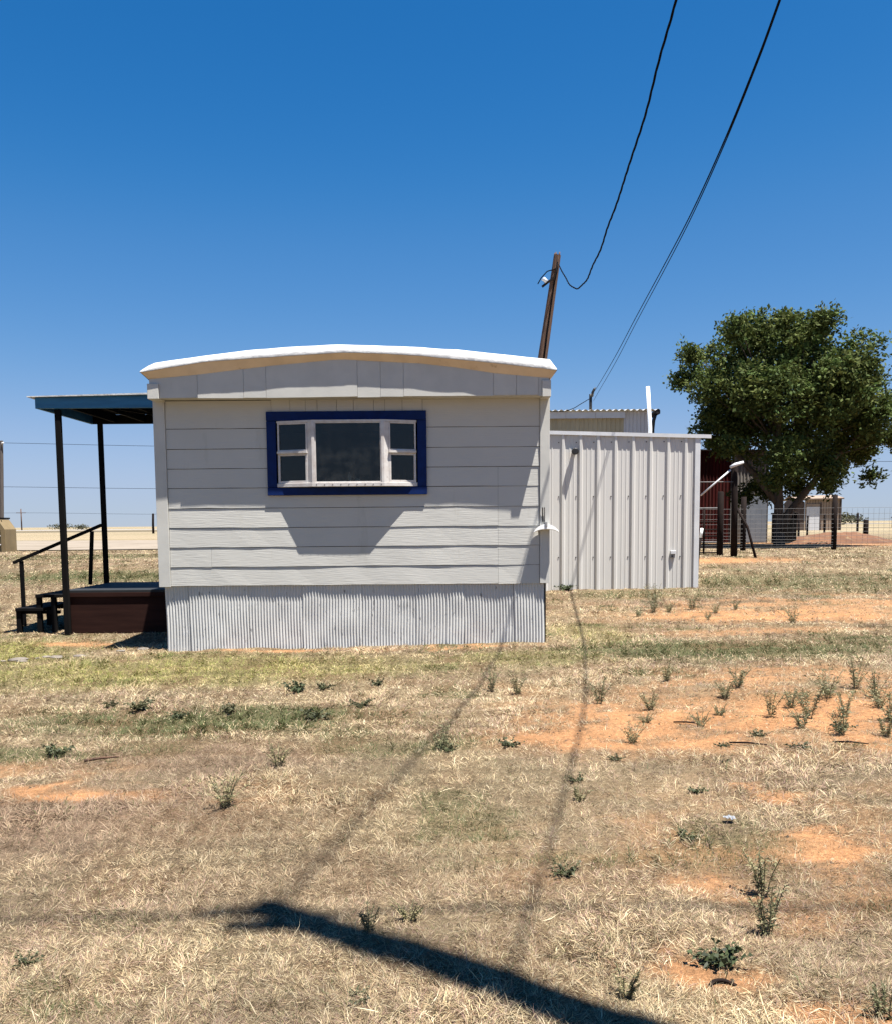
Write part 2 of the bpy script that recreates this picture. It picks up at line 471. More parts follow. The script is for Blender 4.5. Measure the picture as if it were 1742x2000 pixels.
def build_ground():
    def axis(segs):
        out = []
        for a, b, st in segs: out += list(np.arange(a, b, st))
        return np.array(out + [segs[-1][1]])
    g1 = np.geomspace(9, 6000, 70)
    xs = np.concatenate([-g1[::-1][:-1], np.arange(-9, 9.01, .075), g1[1:]])
    ys = np.concatenate([np.linspace(-60, 1.2, 24)[:-1], np.arange(1.2, 7, .05), np.arange(7, 16, .08), np.geomspace(16, 9000, 190)])
    X, Y = np.meshgrid(xs, ys)
    x = X.ravel(); y = Y.ravel()
    z = ground_h(x, y)
    z = z - 0.02 * np.clip((y - 300) / 3000, 0, 1)
    s, g, li, pk = zones(x, y)
    GRID.update(xs=xs, ys=ys, z=z.reshape(X.shape), s=s.reshape(X.shape), g=g.reshape(X.shape), li=li.reshape(X.shape), pk=pk.reshape(X.shape))
    c = np.repeat(C_STRAW[None], len(x), 0) * (.40 + .5 * fbm(x * .9, y * .9, 900)[:, None])  # straw tone darkened, standing in for shade in the gaps between blades

    def mix(c, k, w): return c * (1 - w[:, None]) + k * w[:, None]
    c = mix(c, C_PINK * .8, pk * .8); c = mix(c, C_LIME * .75, li * .8); c = mix(c, C_GREEN * .8, g * .8)  # pink, lime and green ground darkened likewise for shade under the blades
    c = mix(c, C_SOIL, .55 * sstep(.4, .7, fbm(x * 3.1, y * 3.1, 910)) * (1 - s))
    c = mix(c, C_SAND[None] * (.72 + .5 * fbm(x * 4.3, y * 4.3, 915)[:, None]), s)
    far = sstep(30, 75, y)
    fc = np.array([.23, .185, .12])[None] * (.8 + .4 * fbm(x * .05, y * .12, 930)[:, None])
    fg = (sstep(.5, .66, fbm(x * .03, y * .12, 940)) * .5)[:, None]
    fc = fc * (1 - fg) + np.array([.12, .11, .055]) * fg
    c = c * (1 - far[:, None]) + fc * far[:, None]
    # dark ditch and rail bed in front of the highway
    dk = (sstep(150, 160, y) * (1 - sstep(200, 215, y)))
    c = mix(c, np.array([.075, .063, .045]), dk * .85 * sstep(20, -10, x))
    ny, nx = X.shape
    i = np.arange(ny - 1)[:, None] * nx + np.arange(nx - 1)[None]
    F = np.stack([i, i + 1, i + nx + 1, i + nx], -1).reshape(-1, 4)
    o = raw_mesh('ground', np.stack([x, y, z], 1), F, 'ground', c, smooth=True)
    tag(o, kind='structure')


build_ground()


def strip(name, m, pts_l, pts_r, lift):
    b = MB()
    P = []
    for (a, c) in zip(pts_l, pts_r):
        row = []
        for t in np.linspace(0, 1, 12):
            xx = a[0] + (c[0] - a[0]) * t; yy = a[1] + (c[1] - a[1]) * t
            row.append((xx, yy, float(ground_z(xx, yy)) + .02 * (yy < 70) + lift))
        P.append(row)
    b.grid(P, True)
    return tag(b.build(name, m), kind='structure')


strip('gravel_drive', 'gravel', [(-90, 35), (-40, 34.5), (-14, 33.6), (-4, 34.5), (6, 37)], [(-100, 66), (-42, 62), (-16, 55), (-5, 50), (6, 45)], .012)
strip('highway', 'asphalt', [(-900, 245), (-200, 240), (0, 240), (250, 240), (900, 245)], [(-900, 300), (-200, 300), (0, 300), (250, 300), (900, 300)], .03)

# ------------------------------------------------------------------ mobile home
XL, XR = -3.10, 1.112
YW = 9.70            # front wall plane
YB = 26.5            # back wall
ZB = 0.678
home = thing('mobile_home', 'pale grey mobile home with white bowed roof, navy window trim and corrugated skirting', 'mobile home', (-1.0, YW, 0))

# carcass: sides, back, floor, ceiling and the front round the window opening
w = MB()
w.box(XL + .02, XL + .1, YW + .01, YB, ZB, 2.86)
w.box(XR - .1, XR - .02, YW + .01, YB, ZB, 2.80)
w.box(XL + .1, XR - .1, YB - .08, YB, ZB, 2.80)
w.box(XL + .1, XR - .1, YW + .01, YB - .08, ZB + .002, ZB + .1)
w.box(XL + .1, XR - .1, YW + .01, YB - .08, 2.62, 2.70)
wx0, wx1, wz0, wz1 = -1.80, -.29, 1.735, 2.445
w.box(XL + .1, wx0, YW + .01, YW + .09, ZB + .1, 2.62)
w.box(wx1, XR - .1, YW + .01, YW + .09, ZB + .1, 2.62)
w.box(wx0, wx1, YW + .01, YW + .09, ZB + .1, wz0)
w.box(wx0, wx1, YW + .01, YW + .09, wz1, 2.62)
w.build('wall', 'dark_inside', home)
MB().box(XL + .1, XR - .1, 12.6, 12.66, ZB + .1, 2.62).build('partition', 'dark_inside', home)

LAP = [2.668, 2.371, 2.156, 1.946, 1.738, 1.521, 1.310, 1.100, .887, .682]


def board(x0, x1, zt, zb, wav=.0014, step=.0062):
    """lap board: thick lower edge, wavering a little along its length"""
    n = max(2, int((x1 - x0) / .22) + 1)
    xs = np.linspace(x0, x1, n)
    jy = rng.normal(0, wav, n); jz = rng.normal(0, .0012, n)
    b = MB()
    rows = []
    for (dy, z) in ((-.004, zt - .0055), (-.004 - step, zb), (.003, zb), (.003, zt - .0055)):
        rows.append([(x, YW + dy + (j if dy < -.006 else 0), z + (q if z == zb else 0)) for x, j, q in zip(xs, jy, jz)])
    b.grid(rows + [rows[0]])
    k = [r[0] for r in rows]; e = [r[-1] for r in rows]
    b.add(k, [(0, 1, 2, 3)]); b.add(e, [(3, 2, 1, 0)])
    b.build('siding_board', 'siding', home)


bx0, bx1 = -2.985, 1.015
JR = .567
# row 0: whole on the left and right of the window, short upright pieces above it
board(bx0, -1.852, LAP[0], LAP[1]); board(-.232, bx1, LAP[0], LAP[1])
JS = [-1.85, -1.648, -1.483, -1.357, -1.149, -.969, -.755, -.634, -.448, -.234]
for a, c in zip(JS[:-1], JS[1:]):
    dz = random.uniform(0, .004)
    MB().box(a + .0015, c - .0015, YW - .009 - dz, YW + .003, 2.50, 2.672).build('short_siding_piece', 'siding', home, bevel=.0012)
for i in range(1, 4):
    board(bx0, -1.86, LAP[i], LAP[i + 1])
    if i == 3:
        board(-.232, JR - .001, LAP[i], LAP[i + 1]); board(JR + .001, bx1, LAP[i], LAP[i + 1] - .002)
    else:
        board(-.232, bx1, LAP[i], LAP[i + 1])
for i in range(4, 9):
    cuts = [bx0, JR, bx1]
    if i == 7: cuts = [bx0, -2.536, JR, bx1]
    for a, c in zip(cuts[:-1], cuts[1:]):
        board(a + .001, c - .001, LAP[i], LAP[i + 1] - (.003 if a == JR else 0))
# long sides
for sx, xx in ((-1, XL + .02), (1, XR - .02)):
    for a, c in zip(LAP[:-1], LAP[1:]):
        b = MB(); b.prism([(xx, a + .012), (xx + sx * .006, a + .012), (xx + sx * .013, c), (xx, c)], 'y', YW + .03, YB)
        b.build('side_siding_board', 'siding', home)
MB().box(XL - .012, -2.988, YW - .024, YW + .03, .672, 2.68).build('corner_board', 'trimpaint', home, bevel=.002)
MB().box(1.018, XR + .010, YW - .024, YW + .03, .682, 2.68).build('corner_board', 'trimpaint', home, bevel=.002)

# gable: overhanging box, panels in front
GY = 9.48
BOT = [(-3.083, 2.862), (-2.561, 2.905), (-1.848, 2.984), (-1.126, 3.046), (-.998, 3.044), (-.657, 3.024), (-.236, 3.000), (.132, 2.955), (.516, 2.896), (1.105, 2.838)]
LIP = [(-3.150, 2.928), (-2.447, 3.033), (-1.795, 3.072), (-1.117, 3.110), (-.99, 3.113), (-.598, 3.096), (-.18, 3.067), (.487, 2.997), (1.048, 2.93), (1.165, 2.914)]
TOP = [(-3.150, 2.948), (-3.04, 3.022), (-2.512, 3.093), (-2.034, 3.150), (-1.584, 3.178), (-1.155, 3.198), (-1.0, 3.198), (-.208, 3.160), (.134, 3.138), (.455, 3.098), (1.095, 3.028), (1.168, 2.935)]


def interp(pl, x): return float(np.interp(x, [p[0] for p in pl], [p[1] for p in pl]))


g = MB()
poly = [(x, z + .03) for x, z in BOT] + [(1.09, 2.662), (-3.075, 2.672)]
g.prism(poly, 'y', GY + .014, YW + .02)
g.build('gable_box', 'trimpaint', home)
SE = [-3.075, -2.574, -2.092, -1.856, -.903, -.662, -.422, .510, .751, .982, 1.092]
for a, c in zip(SE[:-1], SE[1:]):
    zz = 2.662 + random.uniform(-.006, .006)
    n = max(2, int((c - a) / .15) + 1); xs = np.linspace(a + .0015, c - .0015, n)
    tilt = random.uniform(-.004, .004)
    wv = rng.normal(0, .0013, n)
    y0 = GY - random.uniform(0, .004)
    tp = [(x, y0, interp(BOT, x) + .02) for x in xs]
    bt = [(x, y0 + q, zz + tilt * (x - a) * 2 + abs(q) * .5) for x, q in zip(xs, wv)]
    md = [(x, y0 + q * .6, (t[2] + b_[2]) / 2) for x, q, t, b_ in zip(xs, rng.normal(0, .0015, n), tp, bt)]
    b = MB(); rows = [tp, md, bt, [(p[0], GY + .013, p[2]) for p in bt], [(p[0], GY + .013, p[2]) for p in tp]]
    b.grid(rows[:3], True); b.grid(rows[2:])
    for k in (0, -1):
        b.add([rows[0][k], rows[1][k], rows[2][k], rows[3][k], rows[4][k]], [(0, 1, 2, 3, 4)])
    b.build('gable_panel', 'trimpaint', home)
MB().box(-3.092, -2.975, GY - .028, GY + .2, 2.656, 2.812).build('end_block', 'trimpaint', home, bevel=.003)
MB().box(1.018, 1.108, GY - .028, GY + .2, 2.648, 2.815).build('end_block', 'trimpaint', home, bevel=.003)

# roof: cream fascia under a white coated lip, then the bowed sheet back to the far end
NX = 60
xs = np.linspace(0, 1, NX)


def prof(pl, y, wob):
    a, c = pl[0][0], pl[-1][0]
    return [(a + (c - a) * t, y + wob[i] * .6, interp(pl, a + (c - a) * t) + wob[i]) for i, t in enumerate(xs)]


wob = (np.array([fbm(np.array([t * 14.0]), np.array([3.3]), 77)[0] for t in xs]) - .5) * .016
YL = GY - .062
b = MB()
bot = prof(BOT, GY - .004, np.zeros(NX)); lip = prof(LIP, YL, wob * .4)
b.grid([lip, bot]); b.grid([bot, [(p[0], GY + .08, p[2] + .01) for p in bot]])
b.build('fascia', 'fascia', home)
b = MB()
top = prof(TOP, YL + .05, wob)
lipw = [(p[0], p[1] - .003, p[2] + wob[(i * 7) % NX] * .35 - .002) for i, p in enumerate(lip)]
rows = [[(p[0], p[1] + .004, p[2] - .006) for p in lipw], lipw, [((p[0] + q[0]) / 2, (p[1] + q[1]) / 2 - .004, (p[2] + q[2]) / 2 + .004) for p, q in zip(lipw, top)], top]
for yy, dz in ((YL + .12, .004), (YL + .5, .008), (14.0, .01), (20, .01), (YB + .05, .0)):
    rows.append([(p[0], yy, p[2] + dz) for p in top])
rows.append([(p[0], YB + .05, 2.7) for p in top])
b.grid(rows, True)
roof = b.build('roof', 'roofwhite', home)
for sx, ii in ((-1, 0), (1, -1)):
    x = TOP[ii][0]; z = TOP[ii][1]; xi = XL + .02 if sx < 0 else XR - .02
    MB().add([(x, YL + .002, LIP[ii][1] - .004), (x, YB, LIP[ii][1] - .004), (xi, YB, BOT[ii][1] - .01), (xi, YL + .07, BOT[ii][1] - .01), (x, YL + .05, z), (x, YB, z)],
             [(0, 1, 2, 3), (0, 4, 5, 1)]).build('side_eave', 'fascia', home, fix=False)
    MB().box(min(xi, xi - sx * .02), max(xi, xi - sx * .02), YW + .03, YB, 2.66, BOT[ii][1]).build('side_frieze', 'trimpaint', home)

# bay window
YT = YW - .040
win = MB()
yc = 9.560           # front of the bay
xo0, xo1 = -1.795, -.297
xc0, xc1 = -1.405, -.640
zt, zb = 2.440, 1.745


def plan(e):
    return [(xo0 - e, YW + .05), (xo0 - e, YT + .012), (xc0 - e * .3, yc - e), (xc1 + e * .3, yc - e), (xo1 + e, YT + .012), (xo1 + e, YW + .05)]


win.prism(plan(0), 'z', zt - .022, zt)
win.prism(plan(.006), 'z', zb - .006, zb + .034)
window = win.build('window', 'white_frame', home, bevel=.002)
# navy boards round the bay
for nm, x0, x1, z0, z1, yy in (('top', -1.903, -.193, zt + .003, 2.541, 0), ('bottom', -1.903, -.190, 1.651, zb - .009, .0), ('l', -1.902, xo0 - .008, zb - .006, zt, .002), ('r', xo1 + .008, -.192, zb - .006, zt, .002)):
    MB().box(x0, x1, YT + yy, YW + .004, z0, z1).build('trim_board', 'blue', window, bevel=.003)
# frames of the three lights


def light(p, q, z0, z1, fr, mat='white_frame', name='sash', dep=.03):
    """a glazed frame standing on the plan line p-q"""
    p = Vector((p[0], p[1], 0)); q = Vector((q[0], q[1], 0)); t = (q - p).normalized(); nn = Vector((t.y, -t.x, 0))
    L = (q - p).length
    b = MB()

    def bx(a, c, zz0, zz1, d0, d1):
        vs = [p + t * u + nn * v + Vector((0, 0, z)) for z in (zz0, zz1) for v in (d0, d1) for u in (a, c)]
        b.add(vs, [(0, 2, 3, 1), (4, 5, 7, 6), (0, 1, 5, 4), (2, 6, 7, 3), (0, 4, 6, 2), (1, 3, 7, 5)])
    bx(0, fr, z0, z1, -dep, 0); bx(L - fr, L, z0, z1, -dep, 0)
    bx(fr, L - fr, z0, z0 + fr, -dep, -.001); bx(fr, L - fr, z1 - fr, z1, -dep, -.001)
    o = b.build(name, mat, window, bevel=.0015)
    g_ = MB()
    vs = [p + t * u + nn * v + Vector((0, 0, z)) for z in (z0 + fr * .8, z1 - fr * .8) for v in (-.018, -.014) for u in (fr * .8, L - fr * .8)]
    g_.add(vs, [(0, 2, 3, 1), (4, 5, 7, 6), (0, 1, 5, 4), (2, 6, 7, 3), (0, 4, 6, 2), (1, 3, 7, 5)])
    g_.build('pane', 'dustyglass' if name == 'centre_sash' else 'glass', window)


pl = plan(-.004)
A, B_, C_, D = pl[1], pl[2], pl[3], pl[4]
MB().prism([(B_[0] - .052, B_[1] + .022), (B_[0] - .002, B_[1] - .008), (B_[0] + .028, B_[1] - .008), (B_[0] + .028, B_[1] + .03), (B_[0] - .05, B_[1] + .05)], 'z', zb + .0345, zt - .0225).build('mullion', 'white_frame', window, bevel=.002)
MB().prism([(C_[0] + .052, C_[1] + .022), (C_[0] + .002, C_[1] - .008), (C_[0] - .028, C_[1] - .008), (C_[0] - .028, C_[1] + .03), (C_[0] + .05, C_[1] + .05)], 'z', zb + .0345, zt - .0225).build('mullion', 'white_frame', window, bevel=.002)
light((B_[0] + .0285, B_[1]), (C_[0] - .0285, C_[1]), zb + .0345, zt - .0225, .012, name='centre_sash')
mz = 2.105
for p, q in ((A, B_), (D, C_)):
    p = Vector((p[0], p[1], 0)); q = Vector((q[0], q[1], 0)); d = (q - p); L = d.length; d.normalize()
    a = p + d * .004; c = q - d * .055
    if p.x > q.x: a, c = c, a
    light((a.x, a.y), (c.x, c.y), mz + .012, zt - .0225, .016, name='upper_sash')
    light((a.x, a.y + .003), (c.x, c.y + .003), zb + .0345, mz - .012, .024, name='lower_sash')
    MB().bar((a.x, a.y - .004, mz), (c.x, c.y - .004, mz), .034, .0235).build('meeting_rail', 'white_frame', window)
b = MB()
for i in range(9):
    x = -1.36 + i * .086
    b.box(x - .004, x + .004, yc - .0105, yc - .005, zb + .010, zb + .018)
tag(b.build('screw_heads', 'rust', window), kind='stuff')

# corrugated skirting, one sheet at a time
SK = [-3.062, -2.80, -2.171, -1.554, -.932, -.332, .184, .74, 1.07]
for si, (a, c) in enumerate(zip(SK[:-1], SK[1:])):
    n = int((c - a) / .0325 * 8)
    xs_ = np.linspace(a, c + (.012 if si < len(SK) - 2 else 0), n)
    ph = random.uniform(0, 6)
    y0 = YW + .022 + random.uniform(-.003, .003) - .006 * (si % 2)
    rows = []
    for k, t in enumerate(np.linspace(0, 1, 9)):
        row = []
        for x in xs_:
            zb_ = float(ground_z(x, YW)) - .04
            z = zb_ + (ZB + .03 - zb_) * t
            lean = (fbm(np.array([x * 2.2]), np.array([t * 2.0 + 7]), 60 + si, 3)[0] - .5) * .018
            dent = (vnoise(np.array([x * 9]), np.array([t * 7.0]), 90 + si)[0] - .5) * .0065
            row.append((x + .004 * math.sin(5 * t + si), y0 + lean * (1.1 - .7 * t) + dent - .0058 * math.sin(2 * math.pi * (x / .0325) + ph * 0), z))
        rows.append(row)
    b = MB().grid(rows, True)
    b.build('skirting_sheet', 'skirt', home)
for xx in (XL + .03, XR - .03):
    ysk = np.linspace(YW + .04, YB, 900)
    rows = [[(xx + .008 * math.sin(2 * math.pi * y / .12), y, zz if zz > .3 else float(ground_z(xx, y)) - .05) for y in ysk] for zz in (.0, ZB + .02)]
    MB().grid(rows, True).build('side_skirting', 'skirt', home)

# bottle and jar on the window sill inside
b = MB()
b.tube([(-1.02, 9.66, zb + .034), (-1.02, 9.66, zb + .10), (-1.02, 9.66, zb + .125), (-1.02, 9.66, zb + .155)], [.022, .022, .009, .009], 12)
tag(b.build('bottle', 'clearglass'), 'small cloudy bottle on the sill behind the big window pane', 'bottle')
b = MB()
b.tube([(-.93, 9.665, zb + .034), (-.93, 9.665, zb + .06), (-.93, 9.665, zb + .085)], [.026, .03, .018], 12)
tag(b.build('jar', 'clearglass'), 'squat jar beside the bottle on the window sill', 'jar')

# hose hanger on the corner board
hh = thing('hose_hanger', 'white arched hose hanger on the corner board of the mobile home', 'hose hanger', (1.077, YW - .024, 1.2))
b = MB(); outer = []; inner = []
for k in range(21):
    a = R(28 + 124 * k / 20); q_ = math.sin(math.pi * k / 20)
    outer.append((1.076 - math.cos(a) * .150, 1.172 + math.sin(a) * .150))
    inner.append((1.076 - math.cos(a) * .150 * (1 - .04 * q_), 1.172 + math.sin(a) * .150 - .006 - .046 * q_))
yf = YW - .122
b.grid([[(x, yf, z) for x, z in outer], [(x, yf - .002, z) for x, z in inner]])
b.grid([[(x, yf, z) for x, z in outer], [(x, YW - .026, z - .012) for x, z in outer]], True)
b.grid([[(x, yf + .006, z - .006) for x, z in inner], [(x, yf - .002, z) for x, z in inner]])
b.build('arch', 'whiteplastic', hh, fix=False)
MB().box(1.062, 1.086, YW - .132, YW - .024, 1.296, 1.345).build('bracket', 'grey_box', hh, bevel=.002)
b = MB()
b.tube([(1.047, YW - .03, 1.345), (1.045, YW - .034, 1.42), (1.043, YW - .045, 1.50)], .006, 6)
b.tube([(1.066, YW - .03, 1.345), (1.066, YW - .034, 1.44), (1.064, YW - .045, 1.50), (1.058, YW - .05, 1.49)], .004, 6)
b.build('hook', 'rust', hh)

# ------------------------------------------------------------------ porch
gp = -.055
porch = thing('porch', 'black porch with blue edged flat roof beside the mobile home', 'porch', (-4.2, 11.4, gp))
YF, YK = 11.35, 12.95
# deck
nb = 11
for k in range(nb):
    y0 = YF + (YK - YF) * k / nb; y1 = YF + (YK - YF) * (k + 1) / nb
    MB().box(-4.86, XL - .03, y0 + .003, y1 - .003, .495, .528).build('deck_board', 'deckwood', porch, bevel=.003)
MB().box(-4.80, XL - .03, YF + .02, YF + .04, .03 + gp, .495).build('side_panel', 'brownply', porch, bevel=.003)
MB().box(-4.80, XL - .03, YF + .0, YF + .019, .44, .4945).build('rim_board', 'brownply', porch, bevel=.003)
MB().box(-4.82, -4.80, YF + .04, YK - .04, gp - .02, .494).build('side_panel', 'brownply', porch)
MB().box(-4.80, XL - .03, YK - .06, YK - .04, gp - .02, .494).build('side_panel', 'brownply', porch)
b = MB(); b.box(-4.850, -4.782, YF - .085, YF - .022, gp - .05, 2.79); b.build('post', 'blackwood', porch, bevel=.004)
b = MB(); b.box(-4.935, -4.872, YK - .09, YK - .03, gp - .05, 2.81); b.build('post', 'blackwood', porch, bevel=.004)
# canopy
MB().box(-5.075, XL - .02, YF - .105, YF - .065, 2.80, 2.935).build('fascia_board', 'canopy_blue', porch, bevel=.003)
MB().box(-5.075, -5.035, YF - .063, YK + .06, 2.80, 2.93).build('fascia_board', 'canopy_blue', porch, bevel=.003)
MB().box(-5.034, XL - .02, YK + .02, YK + .06, 2.80, 2.93).build('fascia_board', 'blackwood', porch, bevel=.003)
for x in (-4.72, -4.30, -3.88, -3.46):
    MB().box(x - .02, x + .02, YF - .062, YK + .018, 2.82, 2.93).build('rafter', 'blackwood', porch)
MB().bar((-4.1, YF + .1, 2.81), (-3.5, YK - .1, 2.81), .03, .02).build('brace', 'blackwood', porch)
MB().box(-5.034, XL - .02, YF - .062, YK + .018, 2.931, 2.941).build('ceiling_sheet', 'blackwood', porch)
b = MB()
b.add([(-5.16, YF - .14, 2.948), (XL - .01, YF - .14, 2.990), (XL - .01, YK + .09, 2.990), (-5.16, YK + .09, 2.948),
       (-5.16, YF - .14, 2.936), (XL - .01, YF - .14, 2.966), (XL - .01, YK + .09, 2.966), (-5.16, YK + .09, 2.936)],
      [(0, 1, 2, 3), (7, 6, 5, 4), (0, 4, 5, 1), (1, 5, 6, 2), (2, 6, 7, 3), (3, 7, 4, 0)])
b.build('canopy_roof', 'roofwhite', porch)
b = MB(); b.add([(-5.07, YF - .1, 2.9355), (XL - .02, YF - .1, 2.9355), (XL - .02, YF - .1, 2.962), (-5.07, YF - .104, 2.9365),
                 (-5.07, YF - .07, 2.9355), (XL - .02, YF - .07, 2.9355), (XL - .02, YF - .07, 2.962), (-5.07, YF - .07, 2.9365)],
                [(0, 1, 2, 3), (7, 6, 5, 4), (1, 5, 6, 2), (0, 4, 5, 1)]); b.build('fascia_wedge', 'canopy_blue', porch)

# steps
st = thing('porch_steps', 'black two tread wooden steps leading up to the porch deck', 'steps', (-5.3, 11.9, gp))
for (x0, x1, z) in ((-5.60, -5.24, .285), (-5.33, -4.985, .46)):
    for k in range(3):
        y0 = 11.55 + k * .33
        MB().box(x0, x1, y0, y0 + .322, z - .04, z).build('tread', 'blackwood', st, bevel=.004)
for (x, z) in ((-5.57, .245), (-5.30, .42), (-5.11, .42)):
    for y in (11.60, 12.48):
        MB().box(x - .028, x + .028, y - .03, y + .03, gp - .03, z).build('leg', 'blackwood', st)
for y in (11.66, 12.42):
    MB().box(-5.56, -5.06, y - .02, y + .02, .20, .243).build('bearer', 'blackwood', st)

hr = thing('handrail', 'sloping black handrail rising beside the porch steps', 'handrail', (-5.3, 12.45, gp))
MB().bar((-6.02, 12.45, .842), (-4.775, 12.45, 1.355), .04, .055, up=(0, 1, 0)).build('rail', 'blackwood', hr)
MB().box(-5.935, -5.892, 12.43, 12.475, gp - .03, .865).build('baluster', 'blackwood', hr)
MB().bar((-4.965, 12.45, .53), (-4.91, 12.45, 1.27), .042, .042).build('baluster', 'blackwood', hr)
# dark box on the deck
b = MB().box(-3.70, -3.15, 12.05, 12.35, .53, .66)
b.box(-3.69, -3.16, 12.06, 12.34, .66, .672)
tag(b.build('storage_box', 'blackwood', bevel=.01), 'low dark box on the porch deck against the mobile home', 'box')

# ------------------------------------------------------------------ ribbed metal lean-to
SY = 15.4
lean = thing('metal_shed', 'pale grey ribbed metal shed with flat sloping roof standing behind the mobile home', 'shed', (3.0, SY, .2))
ribs = [2.013 + .3 * (k - 3) for k in range(11)]
sx0, sx1 = 1.14, 4.27


def rib_profile(x0, x1, y, pitch, first, h=.030, wb=.034, wt=.014, minor=True):
    pts = [(x0, y)]
    r_ = first
    while r_ < x1 - wb:
        if r_ > x0 + wb:
            pts += [(r_ - wb, y), (r_ - wt, y - h), (r_ + wt, y - h), (r_ + wb, y)]
            if minor:
                for q in (.38, .62):
                    m_ = r_ + pitch * q
                    if m_ < x1 - .02: pts += [(m_ - .014, y), (m_ - .008, y - .005), (m_ + .008, y - .005), (m_ + .014, y)]
        r_ += pitch
    pts.append((x1, y))
    return pts


def shed_top(x): return 2.875 + (2.79 - 2.875) * (x - 1.75) / (4.4 - 1.75)


edges = [sx0, 1.86, 2.76, 3.66, sx1]
for a, c in zip(edges[:-1], edges[1:]):
    pr = rib_profile(a, c, SY + random.uniform(0, .002), .2995, 1.1145, h=.031, wb=.042, wt=.019)
    jb = random.uniform(-.01, .01)
    b = MB().grid([[(x, y, shed_top(x) - .01) for x, y in pr], [(x, y + .002, 1.5) for x, y in pr], [(x, y, float(ground_z(x, SY)) - .04) for x, y in pr]])
    s_ = b.build('wall_sheet', 'galv', lean, fix=False)
    sc = MB()
    for k in range(11):
        x = 1.1145 + .2995 * k + .06 - .135
        if a < x < c:
            for z in (.74, 1.78, 2.70): sc.box(x - .008, x + .008, SY - .008, SY + .001, z - .008, z + .008)
    if sc.v: tag(sc.build('screws', 'rust', s_), kind='stuff')
MB().box(4.262, 4.352, SY - .0285, SY + .06, float(ground_z(4.3, SY)) - .04, shed_top(4.3) - .0).build('corner_trim', 'galvtrim', lean, bevel=.004)
MB().box(4.34, 4.348, SY + .06, 19.4, .15, 2.72).build('side_wall', 'galv', lean)
MB().box(sx0, 4.34, 19.4, 19.44, .15, 2.75).build('back_wall', 'galv', lean)
b = MB()
v = []
for y in (SY - .045, SY - .033):
    for x in (1.14, 4.53):
        for dz in (-.05, .012): v.append((x, y, shed_top(x) + dz + .012))
b.add(v, [(0, 1, 3, 2), (4, 6, 7, 5), (0, 4, 5, 1), (2, 3, 7, 6), (0, 2, 6, 4), (1, 5, 7, 3)])
b.build('eave_trim', 'galvtrim', lean)
b = MB()
pr = []
rp = 0
while rp < 4.0:
    pr += [(SY - .032 + rp, 0), (SY - .032 + rp + .2, 0), (SY - .032 + rp + .22, .03), (SY - .032 + rp + .26, .03), (SY - .032 + rp + .28, 0)]; rp += .3
b.grid([[(x, y, shed_top(x) + .014 + h) for y, h in pr] for x in (1.14, 4.53)])
b.build('roof_sheet', 'galvtrim', lean, fix=False)

lamp = thing('wall_lamp', 'round black wall lamp high on the metal shed', 'lamp', (2.199, SY, 2.5))
b = MB(); b.tube([(2.199, SY - .001, 2.546), (2.199, SY - .03, 2.546)], .035, 14); b.build('base', 'black', lamp)
b = MB(); b.tube([(2.199, SY - .03, 2.546), (2.203, SY - .06, 2.545), (2.203, SY - .15, 2.54), (2.203, SY - .16, 2.54)], [.03, .056, .058, .045], 16); b.build('head', 'black', lamp)
ob = thing('outlet_box', 'small grey weatherproof outlet low on the metal shed', 'outlet', (3.911, SY, .7))
MB().box(3.865, 3.945, SY - .035, SY - .001, .715, .84).build('box', 'grey_box', ob, bevel=.005)
MB().box(3.862, 3.948, SY - .055, SY - .036, .785, .845).build('cover', 'galvtrim', ob, bevel=.004)
MB().box(3.88, 3.905, SY - .042, SY - .0352, .735, .76).build('socket', 'black', ob)
tag(MB().tube([(4.09, 18.0, 2.70), (4.085, 18.0, 3.2), (4.03, 18.0, 4.015)], .038, 12).build('vent_pipe', 'whiteplastic'), 'tall white plastic pipe rising above the metal shed roof', 'pipe')

# ------------------------------------------------------------------ building behind the shed
bb = thing('outbuilding', 'cream and white metal building with corrugated roof behind the metal shed', 'building', (3.6, 32, .45))
pr = [(x + .0, 32 - .025 * (1 if (k % 3 == 1) else 0)) for k, x in enumerate(np.arange(-2.0, 6.36, .053))]
MB().grid([[(x, y, 5.24) for x, y in pr], [(x, y, .3) for x, y in pr]]).build('cream_wall', 'cream_wall', bb, fix=False)
pr = [(x, 31.99 - .02 * (1 if (k % 3 == 1) else 0)) for k, x in enumerate(np.arange(6.31, 7.18, .045))]
MB().grid([[(x, y, 5.24) for x, y in pr], [(x, y, .3) for x, y in pr]]).build('white_wall', 'white_wall', bb, fix=False)
for k in range(8):
    x0 = -2 + k * 1.043
    MB().box(x0 + .005, x0 + 1.038, 31.84, 31.87, 5.0, 5.22).build('fascia_panel', 'galvtrim', bb)
MB().box(-2, 6.345, 31.87, 31.99, 5.18, 5.21).build('soffit', 'galvtrim', bb)
MB().box(7.185, 7.27, 31.96, 32.1, .3, 5.22).build('corner_trim', 'white_wall', bb)
MB().box(7.19, 7.21, 32.1, 40, .3, 5.2).build('end_wall', 'brownshed', bb)
xsr = np.linspace(-2.1, 7.55, 9 * 45)
MB().grid([[(x, 31.72, 5.27 + .028 * math.sin(x * 2 * math.pi / .212)) for x in xsr], [(x, 40, 5.9 + .028 * math.sin(x * 2 * math.pi / .212)) for x in xsr]], True).build('roof_sheet', 'galv', bb, fix=False)
MB().box(7.40, 7.56, 31.74, 40, 5.12, 5.26).build('gutter', 'black', bb, bevel=.02)
MB().tube([(7.42, 31.85, 5.14), (7.36, 31.9, 4.9), (7.34, 31.93, 4.6), (7.34, 31.93, .4)], .06, 8).build('downspout', 'black', bb)
sm = thing('service_mast', 'dark service mast with hooked head above the outbuilding roof', 'mast', (5.31, 33, 5.2))
